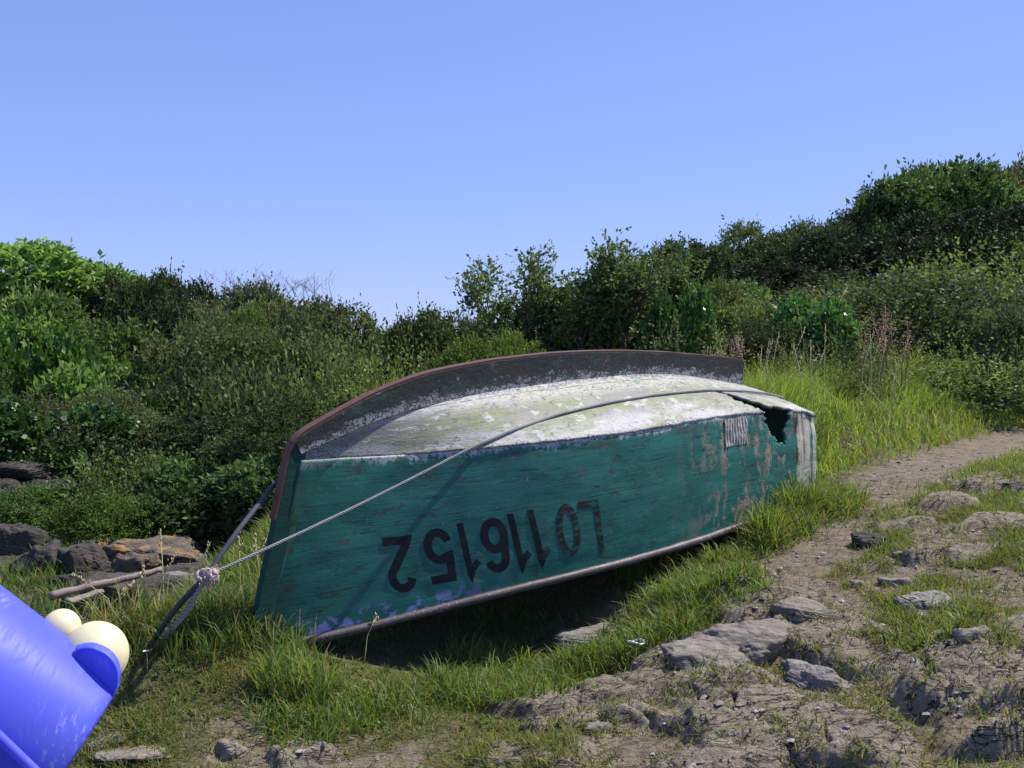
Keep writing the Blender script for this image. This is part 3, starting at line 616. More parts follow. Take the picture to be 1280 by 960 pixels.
def rock(label, px, py, w, d, h, mat, seed, sink=.45, rz=0., cat='rock', group=None, name='rock', depth=None, tilt=(0, 0), **kw):
    p = gp(px, py)
    if depth is not None: k_ = float((p-EYE)@FWD)/depth; k_ = min(max(k_, .6), 1.5); w, d, h = w*k_, d*k_, h*k_
    h = h*.62 if kw.get('flat', .55) <= .5 and depth is None else h
    if depth is not None: kw = dict(dict(k=26., facets=12, rough=.09), **kw)
    w, d, h = (w*1.12, d*1.2, h*.8) if depth is None else (w, d, h)
    o = obj(name, rock_mesh((w/2, d/2, h), seed, M[mat], **kw)); z = zat(p[0], p[1])
    h_s = h if depth is None else 0
    ROCKS.append((p[0], p[1], w, d, rz)) if depth is None else None
    o.location = (p[0], p[1], z-h*sink*.35-h_s*.16); o.rotation_euler = (tilt[0], tilt[1], rz); o['label'] = label; o['category'] = cat
    if group: o['group'] = group
    return o
rock('big weathered boulder with a dark shaded face in the middle of the path', 918, 808, .52, .44, .20, 'rock_tan', 11, rz=-.5, facets=8, rough=.16, flat=.75, strata=.02)
rock('rounded grey stone behind the big boulder', 1010, 775, .22, .20, .09, 'rock_tan', 14, rough=.08)
rock('dark ribbed rock half buried in grass beside the boat rail', 752, 795, .30, .16, .09, 'rock_grey', 17, rz=.0, strata=.10)
rock('rough grey knob of rock below the big boulder', 1022, 852, .26, .22, .12, 'rock_grey', 20, rough=.14)
rock('grey boulder on the grassy mound right of the path', 1158, 752, .26, .22, .13, 'rock_grey', 21, rz=.5, rough=.07)
rock('pale rounded stone in the turf near the blue bucket', 283, 936, .11, .09, .05, 'rock_tan', 31)
rock('flat pinkish stone at the bottom edge beside the bucket', 185, 944, .22, .14, .06, 'rock_tan', 32, flat=.45)
rock('small buff stone at the edge of the bare patch by the bucket', 140, 930, .13, .09, .05, 'rock_tan', 38, flat=.5)
rock('small flat stone in the turf below the boat', 488, 886, .14, .08, .04, 'rock_tan', 33, flat=.5)
rock('crumbly earth coloured stone right of the tall grass tuft', 375, 897, .10, .07, .05, 'rock_tan', 34, rough=.12)
rock('bluish grey stone in the turf in front of the big boulder', 750, 912, .10, .08, .04, 'rock_grey', 35)
rock('small dark stone standing on the dirt path', 1087, 676, .16, .12, .09, 'rock_dark', 36)
rock('dark stone on the path edge near the bend', 1172, 604, .24, .16, .10, 'rock_grey', 37)
# cove shore on the left
rock('pointed dark grey boulder on the shore at the left edge', 42, 716, .55, .5, .42, 'rock_dark', 60, depth=9.6, tilt=(0, .2), strata=.03)
rock('big orange lichened slab tilted on the shore', 128, 690, .95, .9, .30, 'rock_orange', 61, depth=10.2, tilt=(.15, -.1), rz=.3, flat=.45, facets=6)
rock('dark squared block in front of the orange lichened slab', 112, 716, .50, .4, .34, 'rock_dark', 62, depth=9.3, rz=.3, rough=.03)
rock('grey slab on the shore with a lichened right corner', 190, 700, .85, .7, .26, 'rock_orange', 63, depth=9.3, flat=.45, rz=-.1)
rock('broad grey slab sloping up to the bushes', 250, 672, 1.3, 1.2, .34, 'rock_grey', 64, depth=10.4, flat=.45, tilt=(.2, .05), strata=.08)
rock('low dark rock under the driftwood pole', 195, 742, .75, .5, .22, 'rock_grey', 65, depth=7.4, flat=.5, strata=.06)
rock('black hollowed rock in the dry grass near the knot', 222, 752, .55, .4, .22, 'rock_dark', 66, depth=6.5, flat=.6)
rock('long dark slab below the driftwood pole', 130, 760, .8, .45, .2, 'rock_dark', 67, depth=7.0, flat=.5)
rock('small wedge of stone beside the pointed boulder', 82, 735, .28, .25, .20, 'rock_dark', 68, depth=9.0)
rock('low rounded stone in front of the dark squared block', 100, 742, .35, .28, .14, 'rock_dark', 69, depth=8.7)
rock('small broken stone right of the dark squared block', 148, 728, .3, .25, .14, 'rock_orange', 70, depth=8.9)
rock('leaning slab propped against the dark cliff foot', 88, 662, .28, .35, .75, 'rock_orange', 71, depth=11.4, tilt=(.1, .45))
rock('black angular rock at the left edge under the cliff', 12, 690, .7, .5, .35, 'rock_dark', 73, depth=10.5)
rock('dark cracked rock between the cliff foot and the bucket', 62, 705, .5, .4, .3, 'rock_dark', 74, depth=10)
rock('dark slab on the shore behind the knot', 228, 722, .7, .5, .2, 'rock_dark', 75, depth=8.5, flat=.5)
rock('brown shore rock between the driftwood and the grey slab', 160, 718, .4, .3, .2, 'rock_orange', 76, depth=9)
rock('flat shore rock at the foot of the ferns', 215, 690, .6, .5, .2, 'rock_grey', 72, depth=10.6, flat=.45)
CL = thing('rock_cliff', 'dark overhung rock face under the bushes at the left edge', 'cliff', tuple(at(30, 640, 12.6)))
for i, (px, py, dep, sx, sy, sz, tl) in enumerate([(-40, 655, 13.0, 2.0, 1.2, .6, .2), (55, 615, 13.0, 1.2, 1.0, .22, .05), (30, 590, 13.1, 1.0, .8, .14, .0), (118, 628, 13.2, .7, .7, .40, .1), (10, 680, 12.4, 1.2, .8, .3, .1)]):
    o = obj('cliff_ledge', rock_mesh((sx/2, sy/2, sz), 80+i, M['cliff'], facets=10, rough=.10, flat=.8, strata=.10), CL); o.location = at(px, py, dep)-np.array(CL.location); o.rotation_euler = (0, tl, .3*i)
for lab, a_, b_, r_, dp in [('long brown driftwood pole lying across the shore rocks', (62, 745), (202, 712), .035, (7.7, 8.2)), ('short grey driftwood plank end under the brown pole', (85, 752), (128, 733), .05, (7.6, 7.8))]:
    g = Geo(); A, B = at(*a_, dp[0]), at(*b_, dp[1]); q = np.linspace(0, 1, 24); P = A+(B-A)*q[:, None]; P[:, 2] += .012*fbm(q*6, q*0+r_*100, o=2, seed=3)
    g.tube(P-A, r_*(1-.35*q)+.004*fbm(q*14, q*0, o=2, seed=5), 9)
    o = obj('driftwood_pole' if r_ < .04 else 'driftwood_plank', g.mesh('driftwood', M['drift'])); o.location = A; o['label'] = lab; o['category'] = 'driftwood'
    if r_ > .04: o.scale = (1, 1, .5)
rs = R(91)
for i in range(11):
    while True:
        px, py = rs.uniform(700, 1250), rs.uniform(640, 945)
        q_ = gp(px, py); dd_ = masks(np.array([q_[0]]), np.array([q_[1]]))[0][0]
        if dd_ > .5: break
    w_ = rs.uniform(.05, .13); rock('small loose angular stone lying on the bare rocky ground', px, py, w_, w_*.8, w_*.5, 'rock_tan' if i % 3 else 'rock_grey', 700+i, rz=rs.uniform(0, 3), res=4, k=26., facets=11, group='loose stones on the rocky ground', sink=.1)
# loose chips of stone on the bare ground (too many to count)
rs = R(5); N = 26000; x = rs.uniform(-2.2, 4.2, N); y = rs.uniform(3., 9, N); di_, ro_, pa_ = masks(x, y)
k = (rs.rand(N) < di_*(.25+.5*fbm(x*3, y*3, o=2, seed=99)+.25)*np.where(y > 5.5, .5, 1)); x, y = x[k], y[k]; z = hfull(x, y); n = len(x)
sz_ = .0035+.016*rs.rand(n)**4; base = ICO[4][0][:12]
oc = np.array([(1, 0, 0), (0, 1, 0), (-1, 0, 0), (0, -1, 0), (0, 0, 1), (0, 0, -1)], float); of = np.array([(0, 1, 4), (1, 2, 4), (2, 3, 4), (3, 0, 4), (1, 0, 5), (2, 1, 5), (3, 2, 5), (0, 3, 5)])
V = oc[None]*rs.uniform(.5, 1.3, (n, 6, 1))*np.stack([sz_*rs.uniform(.8, 1.6, n), sz_*rs.uniform(.7, 1.3, n), sz_*.55], -1)[:, None]
a = rs.uniform(0, 6.28, n); ca, sa = np.cos(a)[:, None], np.sin(a)[:, None]; V = np.stack([V[..., 0]*ca-V[..., 1]*sa, V[..., 0]*sa+V[..., 1]*ca, V[..., 2]], -1)+np.stack([x, y, z+sz_*.15], -1)[:, None]
fc = (of[None]+np.arange(n)[:, None, None]*6).reshape(-1); g_ = rs.uniform(.10, .42, n)**1.2
cc = np.repeat(np.stack([g_*1.05, g_*.96, g_*.86, np.ones(n)], -1), 6, 0)
t = NT('stone_chips', .85, .25); t.color(t.attr('col', 'Color')); M['chips'] = t.m
obj('gravel', mesh_np('gravel', V.reshape(-1, 3), fc, np.arange(n*8)*3, M['chips'], False, cols=cc), kind='stuff')

# ------------------------------------------------------------------ grass
def blades(name, x, y, h, w, rs, c0, c1, lean=.5, mat='grass', z=None, dry=.12, dirx=None):
    n = len(x); z = hfull(x, y) if z is None else z
    a = rs.uniform(0, 2*math.pi, n); ld = rs.uniform(0, 2*math.pi, n) if dirx is None else dirx+rs.normal(size=n)*.7
    le = lean*h*rs.uniform(.25, 1.5, n)
    px, py = np.cos(a)*w/2, np.sin(a)*w/2; lx, ly = np.cos(ld)*le, np.sin(ld)*le
    B = np.stack([x, y, z-.008], -1); hh = np.sqrt(np.maximum(h*h-le*le*.5, (.4*h)**2)); o_ = np.zeros(n)
    s = np.stack([px, py, o_], -1); m1 = B+np.stack([lx*.16, ly*.16, hh*.42], -1); m2 = B+np.stack([lx*.52, ly*.52, hh*.8], -1); tp = B+np.stack([lx, ly, hh*.97], -1)
    V = np.stack([B-s, B+s, m1-s*.9, m1+s*.9, m2-s*.6, m2+s*.6, tp], 1).reshape(-1, 3)
    i = (np.arange(n)*7)[:, None]
    loops = np.concatenate([i+np.array([[0, 1, 3, 2, 2, 3, 5, 4, 4, 5, 6]])], 1).ravel(); st = (np.arange(n)*11)[:, None]+np.array([[0, 4, 8]])
    tt = rs.rand(n, 1); c = np.array(c0)*(1-tt)+np.array(c1)*tt; d = rs.rand(n) < dry; c[d] = np.array([.28, .22, .09])*rs.uniform(.6, 1.2, (d.sum(), 1))
    cc = np.repeat(np.concatenate([c, np.ones((n, 1))], 1), 7, 0)
    return V, loops, st.ravel(), cc
def join(name, parts, mat, **kw):
    V, Lp, St, C = [], [], [], []; nv = nl = 0
    for v, l, s, c in parts: V.append(v); Lp.append(l+nv); St.append(s+nl); C.append(c); nv += len(v); nl += len(l)
    me = mesh_np(name, np.concatenate(V), np.concatenate(Lp), np.concatenate(St), mat, True, cols=np.concatenate(C)); return obj(name, me, **kw)
def boat_uv(x, y):     # plan position in the boat's own frame
    dx, dy = x-O[0], y-O[1]; s = dx*.6986+dy*.7155; b = dx*.7155-dy*.6986; return s, b
def under_boat(x, y):
    s, b = boat_uv(x, y); return (s > -.12) & (s < BL) & (np.abs(b) < bg(np.clip(s/BL, 0, 1))-.0)
rs = R(77)
# short turf
N = 520000; r_ = np.sqrt(rs.uniform(2.9**2, 7.5**2, N)); a = rs.uniform(-.56, .56, N); x, y = r_*np.sin(a), r_*np.cos(a)
di_, ro_, pa_ = masks(x, y); patch = fbm(x*3, y*3, o=3, seed=12)
pr = ((1-di_)**1.5+.05)*np.clip(.75+.9*patch, .15, 1)*np.where(r_ > 5, .8, 1); k = (rs.rand(N) < pr) & ~(under_boat(x, y) & (rs.rand(N) < .8)); x, y, patch = x[k], y[k], patch[k]
h = (.018+.030*rs.rand(len(x)))*(1+.9*np.clip(patch, 0, 1))*np.where(np.hypot(x, y) > 5, 1.3, 1)
yel = np.clip(.5-patch, 0, 1)
turf = blades('t', x, y, h, .0035+.0015*rs.rand(len(x)), rs, (.11, .15, .035), (.22, .26, .065), 1.1, dry=.26)
# long grass
LG = []
def area(N, fx, fy, dens): 
    x = rs.uniform(*fx, N); y = rs.uniform(*fy, N); p = dens(x, y); k = rs.rand(N) < p; return x[k], y[k]
def tufted(x, y, f, s): return np.clip(.25+1.6*fbm(x*f, y*f, o=2, seed=s), 0, 1)
# behind the stern and up the bank, left of the path
def dB(x, y):
    d = path_d(x, y); return ss(.28, .6, d)*ss(4.6, 3.4, d)*ss(5.6, 6.4, y)*(~under_boat(x, y))*tufted(x, y, 2.2, 15)
x, y = area(240000, (1.3, 7.5), (5.6, 13.5), dB); d = path_d(x, y)
h = (.07+.42*ss(.45, 1.5, d))*rs.uniform(.55, 1.15, len(x)); h *= np.where(boat_uv(x, y)[1] > .2, .7, 1)
LG.append(blades('b', x, y, h, .006+.005*rs.rand(len(x)), rs, (.16, .25, .04), (.34, .43, .09), .55, dry=.10))
def dB2(x, y):
    d = path_d(x, y); return ss(.2, .5, np.abs(d))*ss(8, 4, d)*ss(7, 8, y)*.9*(d > -3)
x, y = area(60000, (2., 9.5), (7, 18), dB2); h = rs.uniform(.06, .2, len(x))*np.where(path_d(x, y) < 0, .4, 1)
LG.append(blades('b', x, y, h, .009+.006*rs.rand(len(x)), rs, (.15, .22, .04), (.32, .38, .09), .6, dry=.15))
# strip between rail and path
def dS(x, y):
    s, b = boat_uv(x, y); u = np.clip(s/BL, 0, 1); e = b-bg(u); return ss(1.0, 1.35, s)*ss(3.75, 3.4, s)*ss(-.06, .02, e)*ss(.34, .12, e+.22*fbm(x*3, y*3, o=3, seed=27))*(.25+.75*ss(-.15, .25, fbm(x*4.5, y*4.5, o=2, seed=28)+.5*ss(2.2, 2.8, s)))
x, y = area(110000, (.0, 3), (4.4, 7.4), dS); h = rs.uniform(.05, .15, len(x))*(.7+.8*np.clip(fbm(x*5, y*5, o=2, seed=29)+.2, 0, 1))*(.55+.45*ss(1.1, 1.7, boat_uv(x, y)[0])+.75*ss(2.3, 2.8, boat_uv(x, y)[0]))*ss(.5, .05, boat_uv(x, y)[1]-bg(np.clip(boat_uv(x, y)[0]/BL, 0, 1)))
LG.append(blades('b', x, y, h, .005+.004*rs.rand(len(x)), rs, (.09, .16, .03), (.25, .31, .075), .9, dry=.22))
# lush grass under and in front of the forward half of the boat
def dF(x, y):
    s, b = boat_uv(x, y); u = np.clip(s/BL, 0, 1); e = b-bg(u); n = fbm(x*3.5, y*3.5, o=2, seed=17)
    return ss(-.6, -.2, s)*ss(2.3, 1.9, s)*ss(.02, .20, e-.25*ss(.7, .1, s))*ss(.75, .42, e+.25*n)*np.clip(.75+n, .2, 1)
x, y = area(120000, (-1.8, 1.2), (3.4, 5.8), dF); h = rs.uniform(.05, .13, len(x))*(1+.6*np.clip(fbm(x*4, y*4, o=2, seed=18), -.5, 1))
LG.append(blades('b', x, y, h, .0045+.003*rs.rand(len(x)), rs, (.075, .15, .025), (.20, .28, .06), .85, dry=.15))
def dU(x, y):
    s, b = boat_uv(x, y); u = np.clip(s/BL, 0, 1); e = b-bg(u); return ss(.6, 1.0, s)*ss(2.6, 2.2, s)*ss(-.35, -.1, e)*ss(.3, .1, e)*np.clip(.6+fbm(x*4, y*4, o=2, seed=37), 0, 1)
x, y = area(60000, (-1., 1.6), (3.8, 6.2), dU); h = rs.uniform(.03, .09, len(x)); LG.append(blades('b', x, y, h, .0045+.003*rs.rand(len(x)), rs, (.08, .15, .025), (.18, .26, .055), .9, dry=.12))
# rough tussocks left of the bow, above the cove
def dL(x, y): return ss(-.75, -1.1, x)*ss(-3.2, -2.0, x)*ss(3.95, 4.2, y)*ss(5.6, 4.8, y)*ss(-2.3, -1.8, x)*tufted(x, y, 3, 19)
x, y = area(120000, (-3.2, -.7), (3.9, 6.6), dL); k = ~under_boat(x, y); x, y = x[k], y[k]; h = rs.uniform(.06, .20, len(x))*ss(-2.6, -1.4, x)
LG.append(blades('b', x, y, h, .005+.003*rs.rand(len(x)), rs, (.07, .13, .025), (.15, .215, .05), .6, dry=.16))
def dR(x, y): return ss(-3.2, -1.6, x)*ss(5.0, 5.6, y)*ss(11.5, 9.5, y)*(path_d(x, y) > .6)*(~under_boat(x, y))*np.clip(.6+fbm(x*1.5, y*1.5, o=3, seed=24), .1, 1)
x, y = area(90000, (-3.2, 2.5), (5, 11.5), dR); h = rs.uniform(.06, .26, len(x)); LG.append(blades('b', x, y, h, .007+.005*rs.rand(len(x)), rs, (.08, .14, .025), (.20, .27, .06), .65, dry=.16))
# scattered cove grass
def dC(x, y): return ss(-1.6, -2.4, x)*ss(7.5, 9, y)*ss(.12, .4, fbm(x*1.1, y*1.1, o=3, seed=23))
x, y = area(50000, (-8, -1.5), (5.5, 14), dC); h = rs.uniform(.05, .22, len(x)); LG.append(blades('b', x, y, h, .009+.005*rs.rand(len(x)), rs, (.07, .14, .025), (.15, .22, .05), .6, dry=.12))
# patches on the mound right of the path
def dM(x, y):
    di_, ro_, pa_ = masks(x, y); return (1-di_)*ss(.15, .45, -path_d(x, y))*ss(-.25, .25, fbm(x*3.3, y*3.3, o=3, seed=25))
x, y = area(130000, (.8, 5), (2.9, 8), dM); h = rs.uniform(.025, .085, len(x)); LG.append(blades('b', x, y, h, .004+.003*rs.rand(len(x)), rs, (.12, .18, .035), (.23, .29, .065), .9, dry=.18))
# grass that grows round the edges of the rocks
ex, ey = [], []
for (rx, ry, rw, rd, rz_) in ROCKS+[(l[0], l[1], l[2], l[3], l[5]) for l in LEDGE]:
    n = int(900*max(rw, .2)); a = rs.uniform(0, 6.28, n); q_ = rs.uniform(.86, 1.22, n); keep = fbm(np.cos(a)*1.5+rx*5, np.sin(a)*1.5+ry*5, o=2, seed=88) > -.02; a, q_ = a[keep], q_[keep]
    u_, v_ = rw/2*q_*np.cos(a), rd/2*q_*np.sin(a); ex.append(rx+u_*math.cos(rz_)-v_*math.sin(rz_)); ey.append(ry+u_*math.sin(rz_)+v_*math.cos(rz_))
x, y = np.concatenate(ex), np.concatenate(ey); LG.append(blades('b', x, y, rs.uniform(.015, .055, len(x)), .003+.003*rs.rand(len(x)), rs, (.10, .145, .03), (.20, .24, .06), 1.0, dry=.3))
join('turf_grass', [turf], M['grass'], kind='stuff'); join('long_grass', LG, M['grass'], kind='stuff')
N = 9000; r_ = np.sqrt(rs.uniform(2.9**2, 7**2, N)); a = rs.uniform(-.56, .56, N); x, y = r_*np.sin(a), r_*np.cos(a); kk = ~under_boat(x, y) & (fbm(x*2, y*2, o=3, seed=66) > -.1) & (rs.rand(N) > masks(x, y)[0]*1.15); x, y = x[kk], y[kk]
LITTER = (x, y)
# single tussocks
def tussock(label, px, py, n, hgt, spread, dry=.15, seed=0, c0=(.12, .19, .04), c1=(.30, .36, .10), lean=.6, group=None):
    p = gp(px, py); r2 = R(seed); a = r2.uniform(0, 6.28, n); r_ = spread*np.sqrt(r2.rand(n)); x, y = p[0]+r_*np.cos(a), p[1]+r_*np.sin(a)*.7
    V, l, s, c = blades('t', x, y, hgt*r2.uniform(.45, 1.1, n), .0055+.004*r2.rand(n), r2, c0, c1, lean, dry=dry)
    b = np.array([p[0], p[1], zat(p[0], p[1])]); me = mesh_np('grass_tussock', V-b, l, s, M['grass'], True, cols=c)
    o = obj('grass_tussock', me); o.location = b; o['label'] = label; o['category'] = 'grass tussock'
    if group: o['group'] = group
tussock('tall pale grass tussock in front of the boat bow', 368, 868, 420, .20, .15, .14, 1, (.10, .18, .035), (.24, .33, .08))
tussock('leafy green grass tussock in front of the boat middle', 610, 838, 500, .15, .20, .05, 2, lean=1.0)
tussock('broad bladed tussock against the boat rail below the letter L', 800, 715, 260, .17, .14, .06, 3, (.10, .18, .03), (.2, .28, .06))
tussock('dark spiky tussock in front of the worn green paint', 868, 672, 160, .24, .12, .05, 4, (.04, .08, .02), (.12, .18, .04), .35)
tussock('tussock of drooping grass at the stern corner', 985, 640, 420, .26, .18, .08, 5, (.10, .18, .03), (.22, .30, .06))
tussock('dry headed tussock between the rope and the cove', 150, 800, 260, .26, .2, .5, 6)
# ------------------------------------------------------------------ bushes and trees
def shoots(P, D, Ln, nl, lsz, rs, c0, c1, spread=.9, asp=.5):
    n = len(P); t = np.linspace(.1, 1, nl)[None, :, None]; B = P[:, None]+D[:, None]*Ln[:, None, None]*t
    B = B.reshape(-1, 3); m = len(B); d = np.repeat(D, nl, 0)+rs.normal(size=(m, 3))*spread; d /= np.linalg.norm(d, axis=1)[:, None]
    u = np.cross(d, rs.normal(size=(m, 3))); u /= np.linalg.norm(u, axis=1)[:, None]+1e-9
    L = (lsz*rs.uniform(.6, 1.3, m))[:, None]; w_ = L*asp*.5; nn = np.cross(d, u)
    V = np.stack([B, B+d*L*.45+u*w_+nn*L*.06, B+d*L, B+d*L*.45-u*w_+nn*L*.06], 1).reshape(-1, 3)
    tt = np.repeat(np.clip(rs.rand(n, 1)*.7+.15, 0, 1), nl, 0)+rs.normal(size=(m, 1))*.15; tt = np.clip(tt, 0, 1.2)
    c = np.clip(np.array(c0)*(1-tt)+np.array(c1)*tt, 0.003, 1)
    return V, np.repeat(np.concatenate([c, np.ones((m, 1))], 1), 4, 0)
def leafmesh(name, parts, mat):
    V = np.concatenate([p[0] for p in parts]); C = np.concatenate([p[1] for p in parts]); n = len(V)//4
    return mesh_np(name, V, np.arange(n*4), np.arange(n)*4, mat, True, cols=C)
def crown(seed, ns, nl, lsz, c0, c1, mat='leaf', lobes=11, up=.5, ln=(.12, .34), flat=.9, gap=.0, asp=.5, top=None):
    """unit crown about one metre in radius, base at z = 0"""
    rs = R(seed); LO = []
    for i in range(lobes):
        a = rs.uniform(0, 6.28); rr_ = .85*math.sqrt(rs.rand()); zc_ = rs.uniform(.15, .95)*flat; LO.append((rr_*math.cos(a)*(1.15-.4*zc_), rr_*math.sin(a)*(1.15-.4*zc_), zc_*.95, rs.uniform(.26, .42)))
    LO.append((0, 0, .36*flat, .50)); LO = np.array(LO)
    w_ = LO[:, 3]**2; pick = rs.choice(len(LO), ns, p=w_/w_.sum()); d = rs.normal(size=(ns, 3)); d /= np.linalg.norm(d, axis=1)[:, None]; d[:, 2] = np.where((d[:, 2] < -.5), -d[:, 2], d[:, 2])
    P = LO[pick, :3]+d*LO[pick, 3:4]*(1-.16*rs.rand(ns, 1)**2)*np.array([1, 1, flat]); P[:, 2] = np.maximum(P[:, 2], .02)
    keep = np.ones(ns, bool); 
    dep = np.min(np.linalg.norm(P[:, None]-LO[None, :, :3], axis=2)/LO[None, :, 3], axis=1); keep &= dep > .55
    if gap: keep &= fbm(P[:, 0]*2.6+seed, P[:, 1]*2.6, P[:, 2]*2.6, o=2, seed=seed) > -.35+gap
    tone = rs.uniform(.62, 1.45, len(LO))[pick][keep]; P, d = P[keep], d[keep]; D = d*.75+rs.normal(size=P.shape)*.45+np.array([0, 0, up]); D /= np.linalg.norm(D, axis=1)[:, None]
    Ln = rs.uniform(*ln, len(P))*np.where(rs.rand(len(P)) < .06, 1.7, 1)
    V_, C_ = shoots(P, D, Ln, nl, lsz, rs, c0, c1, .8, asp); C_[:, :3] *= np.repeat(tone, nl*4)[:, None]
    return [(V_, C_)]
def stems(seed, n, h, spread, r0):
    rs = R(seed); g = Geo()
    for i in range(n):
        a = rs.uniform(0, 6.28); p = np.array([.06*math.cos(a), .06*math.sin(a), -.15]); q = np.array([spread*math.cos(a)*rs.uniform(.4, 1), spread*math.sin(a)*rs.uniform(.4, 1), h*rs.uniform(.7, 1)])
        m_ = (p+q)/2+rs.normal(size=3)*.08; t_ = np.linspace(0, 1, 9)[:, None]; P = (1-t_)**2*p+2*t_*(1-t_)*m_+t_**2*q; P += rs.normal(size=P.shape)*.012
        g.tube(P, np.linspace(r0, r0*.25, 9), 5)
        for j in range(3):
            b = P[4+j]; e = b+np.array([rs.normal()*.25, rs.normal()*.25, .28]); g.tube([b, (b+e)/2+rs.normal(size=3)*.03, e], [r0*.4, r0*.25, r0*.1], 4)
    return g.mesh('bush_stems', M['bark'])
G1, G2 = (.020, .042, .009), (.060, .115, .020)
PROTO = {}
DIM = {}
def proto(k, cr_, st, mat='leaf'):
    V = cr_[0][0]; DIM[k] = (float(np.percentile(V[:, 2], 98.8)), float(np.percentile(np.hypot(V[:, 0], V[:, 1]), 95)))
    PROTO[k] = (leafmesh('crown_'+k, cr_, M[mat]), st)
ST = [stems(200+i, 7, .75, .5, .035) for i in range(2)]
for i in range(3): proto('broad%d' % i, crown(300+i, 4600, 7, (.066, .056, .048)[i], (.052, .092, .026), (.175, .27, .085), lobes=9, gap=.03, ln=(.04, .13)), ST[i % 2])
for i in range(3): proto('fine%d' % i, crown(310+i, 5600, 8, (.034, .042, .048)[i], (.052, .078, .028), (.155, .205, .082), lobes=10, gap=.04, up=.55, ln=(.04, .15), asp=.45), ST[i % 2])
for i in range(2): proto('bramble%d' % i, crown(320+i, 2900, 8, .060, (.054, .086, .028), (.175, .230, .090), lobes=16, up=.3, ln=(.10, .42), flat=.75, gap=.15, asp=.6), ST[i % 2])
for i in range(2): proto('dark%d' % i, crown(330+i, 5000, 8, .046, (.020, .034, .014), (.066, .094, .038), lobes=11, gap=.05, up=.3, ln=(.05, .17), asp=.5), ST[i % 2])
for i in range(2): proto('scrub%d' % i, crown(350+i, 1500, 9, .058, (.065, .098, .032), (.21, .265, .11), lobes=16, up=.35, ln=(.18, .65), flat=.7, gap=.25, asp=.55), ST[i % 2])
proto('ivy0', crown(340, 1900, 7, .07, (.03, .07, .016), (.09, .18, .04), lobes=8, up=.1, gap=.0, asp=.9, ln=(.05, .16)), ST[0], 'leaf_gloss')
def twigs(seed, n):
    rs = R(seed); g = Geo()
    for i in range(n):
        a = rs.uniform(0, 6.28); r_ = .75*math.sqrt(rs.rand()); b = np.array([r_*math.cos(a), r_*math.sin(a), .85]); e = b+np.array([rs.normal()*.16, rs.normal()*.16, rs.uniform(.10, .28)]); m_ = (b+e)/2+rs.normal(size=3)*.03
        g.tube([b, m_, e], [.003, .002, .0008], 4)
        for j in range(4):
            s_ = b+(e-b)*rs.uniform(.3, .9); g.tube([s_, s_+np.array([rs.normal()*.07, rs.normal()*.07, .07])], [.0014, .0006], 3)
    return g.mesh('bare_twigs', M['bark'])
TW = twigs(9, 46)
BN = {}
def bush(kind, label, px, top, depth, wid, tint=(1, 1, 1), hmin=.8, group=None, name='bush', cat='bush', bare=False, rz=None, hmax=9):
    t_ = at(px, top, depth); zg_ = zat(t_[0], t_[1]); H = min(max(t_[2]-zg_, hmin), hmax)
    o = thing(name, label, cat, (t_[0], t_[1], t_[2]-H), 0, group)
    rs = R(abs(hash((px*7+top*13+int(depth*10))) % 99991)); rz = rs.uniform(0, 6.28) if rz is None else rz
    cm, sm_ = PROTO[kind]
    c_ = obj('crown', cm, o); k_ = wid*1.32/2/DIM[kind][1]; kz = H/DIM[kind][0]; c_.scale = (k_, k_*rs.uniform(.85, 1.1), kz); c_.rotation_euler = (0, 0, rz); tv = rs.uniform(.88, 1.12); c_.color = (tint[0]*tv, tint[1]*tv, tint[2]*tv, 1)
    s_ = obj('trunk', sm_, o); s_.scale = (k_, k_, kz); s_.rotation_euler = (0, 0, rz)
    if bare: b_ = obj('twig_sprays', TW, o); b_.scale = (k_, k_, kz); b_.rotation_euler = (0, 0, rz)
    return o
GB = 'bushes on the hillside across the cove'
BR, OL, DK, YG, GY = (1.35, 1.4, 1.05), (1.15, 1.05, 1.0), (.6, .63, .66), (1.5, 1.45, .9), (1.25, 1.15, 1.25)  # BR and DK also paint sunlit crowns and shaded gaps into leaf tint
